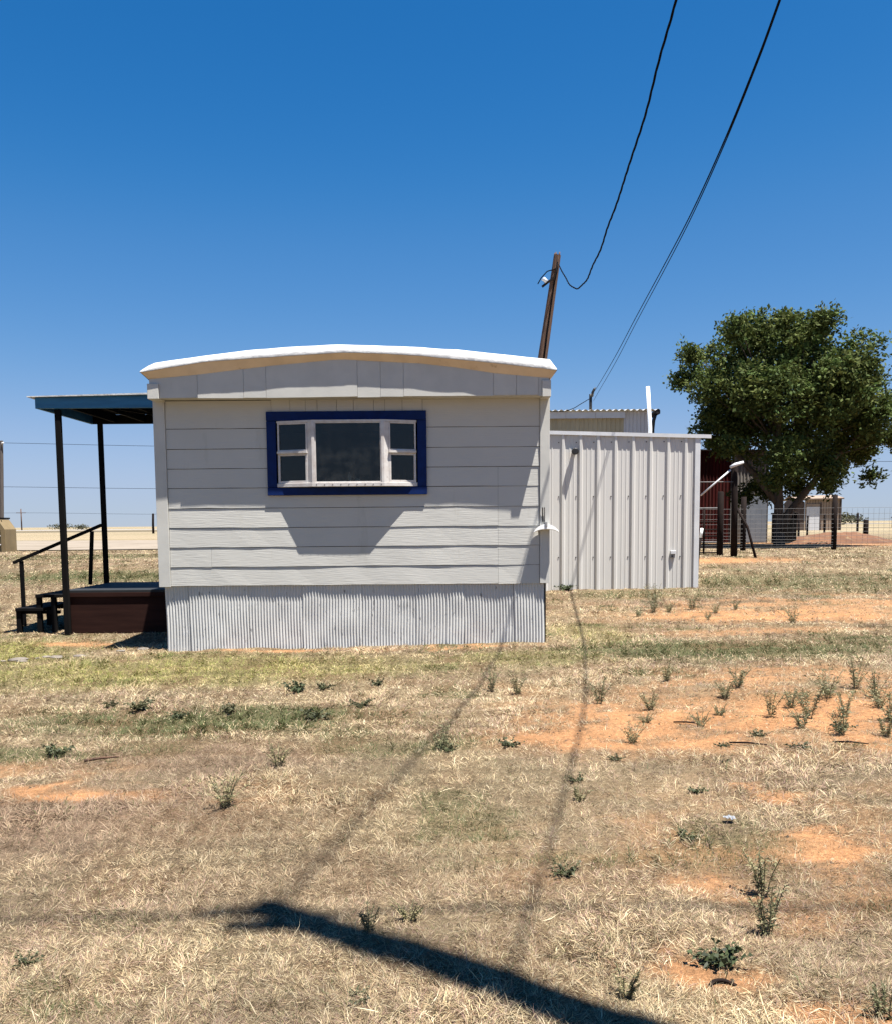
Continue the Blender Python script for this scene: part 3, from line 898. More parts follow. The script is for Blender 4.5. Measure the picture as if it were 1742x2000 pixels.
MB().tube([(5.31, 33, 5.2), (5.31, 33, 6.0)], .055, 8).build('pipe', 'black', sm)
MB().tube([(5.35, 32.95, 5.9), (5.37, 32.9, 6.05), (5.42, 32.9, 6.16), (5.47, 32.9, 6.22)], [.05, .05, .04, .02], 8).build('weatherhead', 'black', sm)


# ------------------------------------------------------------------ utility poles and wires
def pole_mesh(pts, rads, n=14, seed=0):
    b = MB()
    P = [Vector(p) for p in pts]
    rows = []
    m = 26
    for i in range(m):
        t = i / (m - 1); q = t * (len(P) - 1); k = min(int(q), len(P) - 2); f = q - k
        c = P[k].lerp(P[k + 1], f); r_ = rads[0] + (rads[1] - rads[0]) * t
        row = []
        for j in range(n):
            a = 2 * math.pi * j / n
            rr = r_ * (1 + .10 * (vnoise(np.array([j * 2.7 + .5]), np.array([t * 3.0]), seed)[0] - .5))
            top = 0
            if i == m - 1: top = .05 * (random.random() - .5)
            row.append((c.x + rr * math.cos(a), c.y + rr * math.sin(a), c.z + top))
        row.append(row[0]); rows.append(row)
    b.grid(rows, True)
    b.add(rows[-1][:-1], [tuple(range(n))])
    return b


up = thing('utility_pole', 'leaning weathered brown wooden utility pole rising behind the mobile home roof', 'utility pole', (1.55, 21, .35))
pole_mesh([(1.55, 21, .3), (2.60, 21, 7.42)], (.165, .085), seed=3).build('pole', 'pole', up)
b = MB()
for a in (-.6, .5, 2.0, 3.1):
    b.tube([(2.59 + .05 * math.cos(a), 21 + .05 * math.sin(a), 7.38), (2.60 + .06 * math.cos(a), 21 + .06 * math.sin(a), 7.50 + .02 * math.cos(a * 3))], [.03, .012], 5)
b.build('splintered_top', 'pole', up)
MB().bar((2.54, 20.9, 6.93), (2.24, 20.86, 6.70), .05, .05).build('bracket', 'rust', up)
MB().tube([(2.34, 20.85, 6.80), (2.27, 20.85, 6.87), (2.23, 20.85, 6.84)], [.05, .045, .02], 8).build('insulator', 'galvtrim', up)
MB().tube([(2.60, 20.92, 7.12), (2.36, 20.9, 7.05), (2.22, 20.88, 6.90), (2.14, 20.86, 6.76)], .013, 5).build('drip_loop', 'wire', up)
MB().tube([(2.59, 20.88, 7.25), (2.46, 20.90, 6.4), (2.36, 20.88, 5.7), (2.19, 20.86, 4.4)], .018, 6).build('ground_wire', 'wire', up)

PX, PY, PH = 2.0, 1.03, 10.5
np_ = thing('utility_pole', 'tall straight wooden utility pole carrying the cables, close to where one stands', 'utility pole', (PX, PY, 0))
pole_mesh([(PX, PY, -.1), (PX, PY, PH)], (.105, .078), seed=9).build('pole', 'pole', np_)
MB().bar((PX - .28, PY - .02, PH - .62), (PX + .05, PY - .02, PH - .62), .07, .07).build('bracket', 'rust', np_)
MB().tube([(PX - .02, PY, PH - .2), (PX - .22, PY + .02, PH - .12), (PX - .30, PY, PH - .25)], .025, 6).build('drip_loop', 'wire', np_)


def smooth(pts, n=8):
    """Catmull-Rom through the points"""
    P = [Vector(p) for p in pts]; P = [P[0] * 2 - P[1]] + P + [P[-1] * 2 - P[-2]]
    out = []
    for i in range(1, len(P) - 2):
        for k in range(n):
            t = k / n
            a, b_, c, d = P[i - 1], P[i], P[i + 1], P[i + 2]
            out.append(.5 * ((2 * b_) + (c - a) * t + (2 * a - 5 * b_ + 4 * c - d) * t * t + (3 * b_ - a - 3 * c + d) * t ** 3))
    out.append(P[-2])
    return out


def resample(pts, step):
    out = [pts[0]]
    for a, b_ in zip(pts[:-1], pts[1:]):
        L = (b_ - a).length; n = max(1, int(L / step))
        for k in range(1, n + 1): out.append(a.lerp(b_, k / n))
    return out


w1 = smooth([(PX, PY + .1, PH - .15), (2.06, 3.3, 8.95), (2.12, 5.3, 7.75), (2.19, 7.4, 6.85), (2.24, 9.06, 6.30), (2.29, 10.75, 5.86), (2.36, 13.06, 5.57), (2.41, 14.65, 5.47), (2.46, 16.1, 5.52), (2.51, 17.6, 5.82), (2.55, 19.0, 6.35), (2.58, 20.0, 6.80), (2.62, 20.92, 7.20)])
w1 = resample(w1, .05)
cab = thing('service_cable', 'twisted black cable sagging to the top of the leaning utility pole', 'cable', (PX, PY, 0))
for k in range(3):
    off = []
    for i, p in enumerate(w1):
        a = i * .05 * 2 * math.pi / .75 + k * 2.094
        off.append(p + Vector((math.cos(a), 0, math.sin(a))) * .008 + Vector((.006 * math.sin(i * .05 * 4.1), 0, .008 * math.sin(i * .05 * 5.3))))
    MB().tube(off, .0068, 5).build('strand', 'wire', cab)
w2 = smooth([(PX, PY + .1, 7.3), (2.21, 3.2, 6.46), (2.44, 5.3, 5.80), (2.66, 7.41, 5.42), (2.75, 8.25, 5.31), (2.89, 9.58, 5.21), (3.09, 11.46, 5.17), (3.33, 13.74, 5.22), (3.79, 18.1, 5.36), (4.31, 23.02, 5.50), (5.09, 30.3, 5.84), (5.36, 32.92, 6.0)])
tag(MB().tube(w2, .0075, 6).build('overhead_cable', 'wire'), 'upper of the two straight black cables running to the service mast', 'cable')
w3 = [p + Vector((.002 + .04 * t ** 3, 0, -.014 - .24 * t ** 4)) for p, t in zip(w2, np.linspace(0, 1.0, len(w2)))]
tag(MB().tube(w3, .0062, 6).build('overhead_cable', 'wire'), 'lower of the two straight black cables running to the service mast', 'cable')
w4 = smooth([(PX - 16, PY + .1, PH - .2), (PX - 7, PY + .05, PH - .6), (PX - .05, PY, PH - .3), (PX + 7, PY - .05, PH - .7), (PX + 18, PY - .2, PH - .2)])
tag(MB().tube(w4, .016, 6).build('overhead_cable', 'wire'), 'straight cable strung crosswise over the top of the tall straight pole', 'cable')
w5 = smooth([(5.3, 33, 5.85), (4.9, 32.6, 5.6), (4.5, 32, 5.35), (4.0, 31.5, 5.2), (3.0, 31, 5.25), (2.0, 30, 5.6)])
tag(MB().tube(w5, .014, 5).build('drop_wire', 'wire'), 'thin slack wire hanging from the service mast in front of the outbuilding', 'cable')

# ------------------------------------------------------------------ old barn under the tree
GZ = .45
barn = thing('old_barn', 'old rust red and grey sheet metal barn in the shade of the tree', 'barn', (11, 37, GZ))


def corr(x0, x1, y, z0, z1, pitch=.14, amp=.018):
    n = int((x1 - x0) / pitch * 6)
    xs_ = np.linspace(x0, x1, n)
    return MB().grid([[(x, y + amp * math.sin(2 * math.pi * x / pitch), z1) for x in xs_], [(x, y + amp * math.sin(2 * math.pi * x / pitch), z0) for x in xs_]], True)


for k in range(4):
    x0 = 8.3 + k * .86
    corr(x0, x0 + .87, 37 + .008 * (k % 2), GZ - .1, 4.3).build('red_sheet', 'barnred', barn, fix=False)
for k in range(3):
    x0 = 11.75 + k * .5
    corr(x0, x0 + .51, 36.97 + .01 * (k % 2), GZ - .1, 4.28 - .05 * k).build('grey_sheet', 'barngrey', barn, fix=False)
MB().box(12.36, 13.22, 36.90, 36.93, GZ + .05, 2.36).build('pale_sheet', 'paleblue', barn)
MB().box(13.24, 13.30, 37, 45, GZ - .1, 4.1).build('end_wall', 'brownshed', barn)
b = MB(); b.add([(8.2, 36.8, 4.34), (13.5, 36.8, 4.2), (13.5, 45.2, 4.9), (8.2, 45.2, 5.0), (8.2, 36.8, 4.29), (13.5, 36.8, 4.15), (13.5, 45.2, 4.85), (8.2, 45.2, 4.95)],
                [(0, 1, 2, 3), (7, 6, 5, 4), (0, 4, 5, 1), (1, 5, 6, 2), (2, 6, 7, 3), (3, 7, 4, 0)]); b.build('roof', 'rust', barn)
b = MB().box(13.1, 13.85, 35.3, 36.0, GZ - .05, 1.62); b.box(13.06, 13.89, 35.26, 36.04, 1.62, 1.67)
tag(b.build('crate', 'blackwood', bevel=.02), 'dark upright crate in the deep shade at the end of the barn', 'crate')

# ------------------------------------------------------------------ gate, brace post and woven wire fence
gate = thing('pipe_gate', 'rusty horizontal pipe gate beside the metal shed', 'gate', (6.2, 23.4, GZ))
for k, z in enumerate((.52, .66, .80, .95, 1.12, 1.32, 1.68)):
    MB().tube([(4.6, 23.4, z), (7.18, 23.4, z + .01)], .018, 7).build('rail', 'fencewire' if k in (2, 6) else 'rust', gate)
for x in (4.6, 5.9, 6.75, 7.18):
    MB().tube([(x, 23.4, .5), (x, 23.4, 1.69)], .025, 7).build('upright', 'rust', gate)


def post(x, y, h, r_, m, label, group, cat='post', sq=False, lean=0.0, z0=None):
    z = float(ground_z(x, y)) if z0 is None else z0
    b = MB().tube([(x, y, z - .1), (x + lean * h * .5, y, z + h * .5), (x + lean * h, y, z + h - .02), (x + lean * h, y, z + h)], [r_, r_ * .97, r_ * .95, r_ * .7], 8)
    return tag(b.build('fence_post', m), label, cat, group)


post(7.02, 22.9, 1.62, .085, 'rust', 'thick dark gate post holding the pipe gate, without a lamp', None)
gp2 = thing('brace_post', 'tall dark corner post with sloping brace and pale tube across its top', 'post', (7.15, 22.2, GZ))
MB().tube([(7.16, 22.2, GZ - .1), (7.15, 22.2, 1.6), (7.13, 22.2, 2.66), (7.13, 22.2, 2.70)], [.085, .08, .078, .05], 10).build('post', 'rust', gp2)
MB().tube([(7.20, 22.2, 1.68), (7.38, 21.9, 1.2), (7.52, 21.6, .36)], .034, 8).build('brace', 'rust', gp2)
MB().tube([(6.28, 22.1, 1.98), (7.00, 22.08, 2.60)], .022, 8).build('sloping_tube', 'galvtrim', gp2)
MB().tube([(6.98, 22.05, 2.66), (7.10, 22.05, 2.72), (7.30, 22.05, 2.78)], [.035, .045, .035], 10).build('tube_head', 'galvtrim', gp2)
MB().tube([(5.9, 22.15, 2.31), (7.1, 22.15, 2.31)], .012, 5).build('cross_wire', 'fencewire', gp2)
sp = thing('steel_stake', 'dark leaning stake with pale tip beside the shed corner', 'stake', (4.45, 15.9, .2))
MB().tube([(4.46, 15.9, .15), (4.50, 15.9, .8), (4.53, 15.9, 1.05)], .022, 7).build('shaft', 'rust', sp)
MB().tube([(4.53, 15.9, 1.05), (4.55, 15.9, 1.22)], .026, 7).build('tip', 'whiteplastic', sp)

FY = 26.8
fence = thing('wire_fence', 'woven wire fence with dark posts in front of the tree', 'fence', (12, FY, GZ))
fz = [.50 + .05, .62, .70, .79, .89, 1.0, 1.12, 1.25, 1.39, 1.54, 1.70]
fx0, fx1 = 7.2, 24.0
for z in fz:
    pts = [(x, FY + .01 * math.sin(x * 1.3), z + .012 * math.sin(x * .9 + z * 9) + (.012 if z > 1.6 else 0)) for x in np.linspace(fx0, fx1, 30)]
    MB().tube(pts, .0055, 4, caps=False).build('line_wire', 'fencewire', fence)
b = MB()
for x in np.arange(fx0, fx1, .16):
    b.tube([(x, FY + .01 * math.sin(x * 1.3), .55), (x + random.uniform(-.01, .01), FY, 1.12), (x, FY + .01 * math.sin(x * 1.3), 1.70)], .003, 3, caps=False)
tag(b.build('stay_wires', 'fencewire', fence, fix=False), kind='stuff')
for x, h, r_ in ((8.93, 1.62, .085), (11.66, 1.66, .08), (15.0, 1.6, .06), (18.5, 1.6, .06), (22, 1.6, .06)):
    MB().tube([(x, FY + .06, GZ - .1), (x, FY + .06, GZ + h * .5), (x, FY + .06, GZ + h)], [r_, r_, r_ * .93], 9).build('post', 'rust', fence)

# far fence posts
for px, yy, h, r_, ln in ((16.9, 36, .92, .11, 0), (20.5, 52, 1.3, .07, 0), (21.0, 52, 1.2, .06, .02), (22.0, 52, 1.25, .06, 0), (34.5, 75, 1.55, .10, 0), (37.6, 75, 1.5, .11, 0), (41.2, 75, 1.5, .11, 0),
                          (42.5, 72, 3.4, .08, .06), (44.6, 75, 3.5, .10, .0), (47.4, 75, 1.7, .1, .0)):
    post(px, yy, h, r_, 'rust', 'tall thin dark pole sticking up in the field beyond the wire fence' if h > 3 else ('stubby thick dark post just behind the wire fence by the dirt mound' if yy < 40 else 'weathered dark fence post in the field beyond the wire fence'), 'posts in the field beyond the wire fence', lean=ln)

# heap of dirt
mb = MB(); P = []
for i in range(26):
    row = []
    for j in range(50):
        x = 12.5 + 6.4 * j / 49; y = 33.5 + 4.5 * i / 25
        q = ((x - 15.7) / 2.3) ** 2 + ((y - 35.8) / 2.0) ** 2
        h = .42 * max(0, 1 - q) ** .8 * (.7 + .6 * float(fbm(np.array([x * 1.1]), np.array([y * 1.1]), 31)[0]))
        row.append((x, y, GZ - .06 + h + .05 * (q < 1) * float(vnoise(np.array([x * 4]), np.array([y * 4]), 32)[0])))
    P.append(row)
mb.grid(P, True)
tag(mb.build('dirt_mound', 'mound'), kind='structure')

# beige shed far off
ts = thing('beige_shed', 'beige shed with brown end wall and white door standing in the far field', 'shed', (35.5, 85, GZ))
xs_ = np.arange(33.95, 37.4, .01)
pr = []
for k in range(13):
    x = 34.05 + k * .258
    pr += [(x, 85.0), (x + .2, 85.0), (x + .205, 85.05), (x + .253, 85.05)]
MB().grid([[(x, y, 3.45) for x, y in pr], [(x, y, GZ) for x, y in pr]]).build('front_wall', 'tanshed', ts, fix=False)
MB().prism([(85.02, GZ), (85.02, 3.1), (86.6, 3.55), (88, 3.1), (88, GZ)], 'x', 33.2, 34.04).build('end_wall', 'brownshed', ts)
MB().box(34.2, 35.45, 84.93, 84.985, GZ, 2.68).build('door', 'white_wall', ts, bevel=.01)
MB().box(34.2, 35.45, 84.92, 84.985, 2.70, 2.95).build('door_lintel', 'tanshed', ts)
MB().box(35.46, 35.62, 84.90, 84.985, GZ, 3.0).build('door_jamb', 'brownshed', ts)
MB().box(37.38, 37.5, 84.9, 88, GZ, 3.5).build('corner_post', 'brownshed', ts)
b = MB(); b.add([(33.1, 84.6, 3.42), (37.6, 84.6, 3.5), (37.6, 86.6, 3.82), (33.1, 86.6, 3.74), (37.6, 88.4, 3.4), (33.1, 88.4, 3.3)], [(0, 1, 2, 3), (3, 2, 4, 5)])
b.grid([[(33.1, 84.6, 3.42), (37.6, 84.6, 3.5)], [(33.1, 84.62, 3.30), (37.6, 84.62, 3.38)]])
b.build('roof', 'tanshed', ts, fix=False)
tk = thing('small_hut', 'small brown hut on the horizon beyond the beige shed', 'hut', (56.5, 110, GZ))
b = MB().box(55.6, 57.4, 110, 111.6, GZ, 1.65); b.build('wall', 'brownshed', tk)
MB().prism([(109.8, 1.66), (111.8, 1.66), (110.8, 2.0)], 'x', 55.5, 57.5).build('roof', 'rust', tk)
MB().box(55.8, 57.2, 109.96, 109.99, GZ + .2, GZ + .9).build('door', 'tanshed', tk)

# ------------------------------------------------------------------ left background
bn = thing('steel_bin', 'tan steel bin with sloped shoulder and slotted end beside the gravel drive', 'bin', (-16.5, 32.5, GZ))
poly = [(-18.9, GZ), (-15.95, GZ), (-15.95, 1.27), (-16.2, 1.64), (-18.7, 1.64), (-18.9, 1.3)]
MB().prism(poly, 'y', 32.62, 33.3).build('body', 'tan', bn, bevel=.01)
MB().prism([(-16.12, GZ), (-15.945, GZ), (-15.945, 1.27), (-16.2, 1.645), (-16.5, 1.645), (-16.12, 1.22)], 'y', 32.45, 32.619).build('end_frame', 'tan', bn, bevel=.01)
MB().box(-18.7, -16.125, 32.60, 32.618, GZ + .05, 1.6).build('recess', 'blackwood', bn)
for z0, z1 in ((GZ, .68), (.74, .98), (1.06, 1.40)):
    MB().box(-18.7, -16.13, 32.52, 32.599, z0, z1).build('slat', 'tan', bn)
for z in (.70, 1.02):
    MB().box(-18.7, -16.13, 32.46, 32.519, z, z + .035).build('rib', 'whiteplastic', bn)
MB().box(-18.8, -16.18, 32.5, 33.35, 1.647, 1.70).build('lid', 'blackwood', bn)

fp = thing('utility_pole', 'grey weathered utility pole standing behind the tan steel bin', 'utility pole', (-29.6, 60, GZ))
pole_mesh([(-29.75, 60, GZ - .1), (-29.42, 60, 7.1)], (.15, .11), seed=5).build('pole', 'greypole', fp)
MB().tube([(-29.35, 59.85, 6.9), (-29.2, 59.85, 6.95)], .05, 6).build('insulator', 'galvtrim', fp)
fq = thing('utility_pole', 'thin distant utility pole with short crossarm by the highway', 'utility pole', (-138, 292, GZ))
MB().tube([(-138, 292, GZ), (-138, 292, 7.4)], [.22, .16], 7).build('pole', 'pole', fq)
MB().box(-139.6, -136.4, 291.9, 292.1, 6.0, 6.2).build('crossarm', 'pole', fq)
for z0, z1, y1, lab in ((6.95, 6.75, 62, 'upper thin wire strung from the grey utility pole behind the bin'), (4.05, 4.0, 62, 'lower thin wire strung from the grey utility pole behind the bin')):
    tag(MB().tube(smooth([(-29.45, 60, z0), (-15, 61, (z0 + z1) / 2 - .18), (8, y1, z1)]), .016, 4).build('overhead_wire', 'wire'), lab, 'wire')
tag(MB().tube(smooth([(-220, 292, 6.6), (-180, 292, 5.7), (-138, 292, 6.1), (-90, 292, 5.3), (-40, 292, 6.0)]), .05, 4).build('overhead_wire', 'wire'), 'distant wire strung on the thin utility pole by the highway', 'wire')
tag(MB().tube(smooth([(27, 62, 5.4), (40, 62, 5.35), (60, 62, 5.6)]), .018, 4).build('overhead_wire', 'wire'), 'thin wire in the sky to the right of the tree', 'wire')
tag(MB().tube([(-36.5, 112, GZ - .2), (-36.5, 112, 1.6), (-36.45, 112, 2.9), (-36.45, 112, 2.95)], [.15, .15, .14, .1], 8).build('wooden_post', 'rust'), 'thick lone dark wooden post in the field behind the porch', 'post')


def bush(x, y, w_, h, label, c=(.06, .06, .03), seed=0, group='scrub on the horizon'):
    n = 420
    r_ = np.random.default_rng(seed)
    u = r_.normal(0, .42, (n, 3)); q = np.linalg.norm(u, axis=1, keepdims=True); u = u / np.maximum(q, 1)
    p = u * np.array([w_ / 2, w_ / 2, h / 2]) + np.array([x, y, GZ + h * .48])
    d1 = r_.normal(0, 1, (n, 3)); d1 /= np.linalg.norm(d1, axis=1, keepdims=True)
    d2 = np.cross(d1, r_.normal(0, 1, (n, 3))); d2 /= np.linalg.norm(d2, axis=1, keepdims=True)
    s = h * .11
    V = np.stack([p - d1 * s, p + d2 * s * .6, p + d1 * s, p - d2 * s * .6], 1).reshape(-1, 3)
    F = np.arange(4 * n).reshape(-1, 4)
    cc = np.array(c)[None] * r_.uniform(.6, 1.4, (n, 1))
    o = raw_mesh('scrub_bush', V, F, 'weed', np.repeat(cc, 4, 0), org=(x, y, GZ))
    return tag(o, label, 'bush', group)


for k, (x, y, w_, h) in enumerate(((-124, 290, 9, 2.2), (-117, 288, 5, 1.9), (-70, 230, 4, 2.4), (-43, 200, 3, 2.4), (92, 210, 6, 3.2), (118, 260, 9, 3.0))):
    bush(x, y, w_, h, 'small dark scrub bush far off on the horizon', seed=k)

# ------------------------------------------------------------------ the tree
TY = 31.5
tree = thing('shade_tree', 'dense dark green leafy tree with low spreading crown beside the barn', 'tree', (11.9, TY, GZ))


def tp(px, py):
    """picture-plane survey of the crown, metres at the tree's own distance"""
    return (px - 871) / 1742 * TY * 1.004 + .0, 1.33 + (1019 - py) / 1742 * TY


LOBES = [(1450, 690, 85), (1540, 690, 80), (1385, 720, 68), (1352, 765, 48), (1440, 780, 95), (1540, 780, 105), (1620, 775, 85), (1668, 825, 66), (1708, 843, 40),
         (1605, 875, 85), (1520, 875, 90), (1430, 845, 66), (1655, 895, 52), (1575, 930, 42), (1522, 938, 30), (1468, 656, 46), (1408, 665, 40), (1555, 662, 42), (1580, 695, 52),
         (1500, 648, 26), (1460, 656, 50), (1515, 668, 52), (1548, 668, 50), (1610, 715, 55), (1690, 800, 40), (1640, 845, 70), (1705, 835, 48), (1590, 760, 70), (1560, 700, 70), (1500, 690, 70), (1680, 860, 60), (1640, 800, 70), (1480, 730, 80), (1340, 700, 26), (1325, 745, 24), (1650, 735, 40), (1735, 850, 22), (1400, 880, 30), (1625, 945, 26), (1670, 935, 22), (1480, 905, 50), (1478, 940, 38), (1492, 962, 34), (1522, 962, 28), (1560, 950, 34), (1728, 862, 34), (1700, 885, 36)]
lob = []
r_ = np.random.default_rng(21)
for (px, py, rp_) in LOBES:
    X_, Z_ = tp(px, py); rad = max(.22, rp_ / 1742 * TY * .93 - .26)
    lob.append((X_, TY + r_.uniform(-1, 1) * max(0, 3.4 - rad * 1.0 - abs(X_ - 12) * .4), Z_, rad))
# extra lobes behind and in front so that the crown is round
for k in range(16):
    a = k / 16 * 2 * math.pi
    lob.append((12.0 + 2.0 * math.cos(a) + r_.uniform(-.5, .5), TY + 2.6 * math.sin(a), 4.9 + r_.uniform(-1.0, 1.1), r_.uniform(.8, 1.1)))
cents = []
for (X_, Y_, Z_, rad) in lob:
    m = int(26 + 62 * rad * rad)
    d = r_.normal(0, 1, (m, 3)); d /= np.linalg.norm(d, axis=1, keepdims=True)
    q = rad * r_.uniform(.45, 1.0, (m, 1)) ** .6
    cents.append(np.array([X_, Y_, Z_]) + d * q)
cents = np.concatenate(cents)
keep = fbm(cents[:, 0] * 1.7 + 9, cents[:, 2] * 1.7 + cents[:, 1] * .7, 700, 3) > .29
cents = cents[keep]
LV = []; LC = []
for c in cents:
    n = int(r_.integers(18, 34))
    ax = r_.normal(0, 1, 3); ax[2] = ax[2] * .5 - .1; ax /= np.linalg.norm(ax)
    t = r_.uniform(-.42, .42, (n, 1))
    p = c + ax * t + r_.normal(0, .085, (n, 3))
    d1 = ax + r_.normal(0, .7, (n, 3)); d1 /= np.linalg.norm(d1, axis=1, keepdims=True)
    d2 = np.cross(d1, r_.normal(0, 1, (n, 3)) + np.array([0, 0, 1.2])); d2 /= np.linalg.norm(d2, axis=1, keepdims=True)
    s = r_.uniform(.055, .095, (n, 1)); wd = s * r_.uniform(.4, .6, (n, 1))
    LV.append(np.stack([p - d1 * s, p + d2 * wd, p + d1 * s, p - d2 * wd], 1))
    base = np.array([.050, .080, .022]) * r_.uniform(.65, 1.35)
    qq = r_.uniform(0, .7)
    base = base * (1 - qq) + qq * np.array([.095, .098, .026])
    LC.append(np.repeat(base[None] * r_.uniform(.7, 1.35, (n, 1)), 4, 0))
LV = np.concatenate(LV).reshape(-1, 3); LC = np.concatenate(LC)
crown = raw_mesh('crown', LV, np.arange(len(LV)).reshape(-1, 4), 'leaf', LC, parent=tree, org=(11.9, TY, GZ))
b = MB()
b.tube([(11.75, TY, GZ - .1), (11.72, TY, 1.0), (11.7, TY, 1.9), (11.65, TY, 3.0), (11.5, TY, 4.6), (11.2, TY, 6.2)], [.22, .18, .16, .13, .09, .04], 10)
b.tube([(11.75, TY - .05, 1.0), (12.05, TY - .1, 1.65), (12.55, TY - .2, 2.35), (13.2, TY - .3, 3.2), (14.2, TY - .3, 4.2), (15.0, TY - .2, 4.9)], [.16, .14, .12, .09, .06, .03], 8)
b.tube([(11.7, TY, 1.9), (11.0, TY + .3, 2.9), (10.2, TY + .5, 3.9), (9.3, TY + .4, 5.0)], [.13, .11, .08, .03], 7)
b.tube([(11.66, TY, 2.9), (12.4, TY + .6, 4.2), (12.9, TY + .8, 5.6), (13.0, TY + .9, 6.9)], [.12, .1, .07, .03], 7)
b.tube([(11.6, TY, 3.4), (11.3, TY - .9, 4.4), (11.2, TY - 1.4, 5.8)], [.1, .08, .03], 7)
for k in range(90):
    c = cents[r_.integers(len(cents))]
    a = Vector((12.0 + (c[0] - 12) * .45, TY + (c[1] - TY) * .4, 3.2 + (c[2] - 3.2) * .55))
    b.tube([a, a.lerp(Vector(c), .5) + Vector(r_.normal(0, .12, 3)), c], [.032, .02, .008], 4, caps=False)
b.build('trunk', 'bark', tree)

# ------------------------------------------------------------------ weeds, each a plant of its own


def leafset(base, nstem, h, spread, leaf_l, leaf_w, nleaf, cols, seed, arch=.3):
    """upright stems with narrow leaves; returns stem MB and leaf arrays"""
    q = np.random.default_rng(seed)
    sb = MB(); V = []; C = []
    for s in range(nstem):
        a = q.uniform(0, 6.28); hh_ = h * q.uniform(.55, 1.0)
        d = Vector((math.cos(a), math.sin(a), 0)) * spread * q.uniform(.2, 1)
        p0 = Vector(base) + Vector((math.cos(a), math.sin(a), 0)) * .012
        pts = [p0, p0 + d * .35 + Vector((0, 0, hh_ * .5)), p0 + d + Vector((0, 0, hh_))]
        sb.tube(smooth(pts, 4), .0011 + h * .0022, 4, caps=False)
        for k in range(nleaf):
            t = q.uniform(.08, 1.0)
            pt = pts[0].lerp(pts[1], t * 2) if t < .5 else pts[1].lerp(pts[2], t * 2 - 1)
            b_ = q.uniform(0, 6.28)
            dr = Vector((math.cos(b_), math.sin(b_), q.uniform(.1, 1.3))).normalized()
            sd = dr.cross(Vector(q.normal(0, 1, 3))).normalized()
            L = leaf_l * q.uniform(.6, 1.2) * (1.15 - .5 * t)
            V.append([pt, pt + dr * L * .5 + sd * leaf_w, pt + dr * L - Vector((0, 0, L * arch)), pt + dr * L * .5 - sd * leaf_w])
            c = np.array(cols[q.integers(len(cols))]) * q.uniform(.7, 1.35)
            C.append(np.repeat(c[None], 4, 0))
    return sb, np.array(V).reshape(-1, 3), np.concatenate(C)


GG = [(.115, .125, .065), (.085, .098, .046), (.15, .15, .085)]
DG = [(.038, .052, .022), (.05, .065, .028), (.03, .04, .02)]


def weed(x, y, kind, h, label, group, seed):
    z = float(ground_h(x, y)) - .005
    root = thing('weed', label, 'weed', (x, y, z), group)
    dry = np.random.default_rng(seed).uniform(0, .55)
    h = h * np.random.default_rng(seed + 1).uniform(.65, 1.1)
    if kind == 'tall':
        sb, V, C = leafset((x, y, z), 8, h, h * .42, h * .17, .0018 + h * .0055, 34, GG, seed)
    elif kind == 'tuft':
        sb, V, C = leafset((x, y, z), 13, h, h * .70, h * .24, .002 + h * .006, 18, GG, seed)
    else:
        sb, V, C = leafset((x, y, z), 12, h * .55, h * .95, h * .34, h * .075, 11, DG, seed, arch=.5)
    C = C * (1 - dry) + np.array([.24, .19, .095]) * dry * (C[:, 1:2] / .11 if kind != 'low' else .35)
    sb.build('stem', 'weedstem', root, fix=False)
    raw_mesh('leaves', V, np.arange(len(V)).reshape(-1, 4), 'weed', C, parent=root, org=(x, y, z))


M['weedstem'] = surf('weed_stem', (.12, .12, .06), (.09, .09, .045), 20, .7)
SANDW = [(1.42, 6.15, .16, 'tuft'), (1.1, 5.22, .15, 'tuft'), (1.10, 6.36, .30, 'tall'), (1.84, 5.94, .13, 'tuft'), (2.39, 5.8, .34, 'tall'), (2.2, 5.45, .17, 'tuft'), (2.37, 5.24, .30, 'tall'), (2.62, 5.78, .25, 'tall'),
         (2.82, 5.61, .3, 'tall'), (2.4, 6.14, .2, 'tuft'), (2.25, 6.83, .24, 'tuft'), (3.09, 6.34, .28, 'tall'), (3.12, 6.73, .26, 'tall'), (1.8, 7.23, .2, 'tuft'), (1.62, 5.6, .13, 'tuft'), (2.05, 6.5, .2, 'tuft'), (2.75, 6.35, .22, 'tuft'),
         (2.15, 5.85, .2, 'tall'), (1.3, 5.75, .1, 'tuft'), (2.6, 5.2, .18, 'tall'), (2.95, 6.0, .2, 'tuft')]
for k, (x, y, h, kd) in enumerate(SANDW):
    weed(x, y, kd, h, 'tall spindly grey green weed on the bare orange sand' if kd == 'tall' else 'short bushy grey green weed on the bare orange sand', 'tall weeds on the bare sand' if kd == 'tall' else 'bushy weeds on the bare sand', 1000 + k)
STRAWW = [(1.11, 3.04, .22, 'tall'), (1.01, 2.73, .17, 'tall'), (.49, 2.37, .12, 'tall'), (.35, 6.94, .22, 'tall'), (.54, 6.81, .2, 'tall'), (-1.05, 4.12, .17, 'tuft'), (-.93, 4.82, .15, 'tuft'), (-.26, 2.82, .09, 'tall'),
          (-.13, 2.87, .09, 'tuft'), (1.15, 2.25, .13, 'tall'), (-.02, 5.2, .15, 'tuft'), (.62, 4.1, .1, 'tuft')]
for k, (x, y, h, kd) in enumerate(STRAWW):
    weed(x, y, kd, h, 'tall spindly green weed standing up out of the dry straw grass' if kd == 'tall' else 'short bushy green weed among the dry straw grass', 'tall weeds in the dry grass' if kd == 'tall' else 'bushy weeds in the dry grass', 2000 + k)
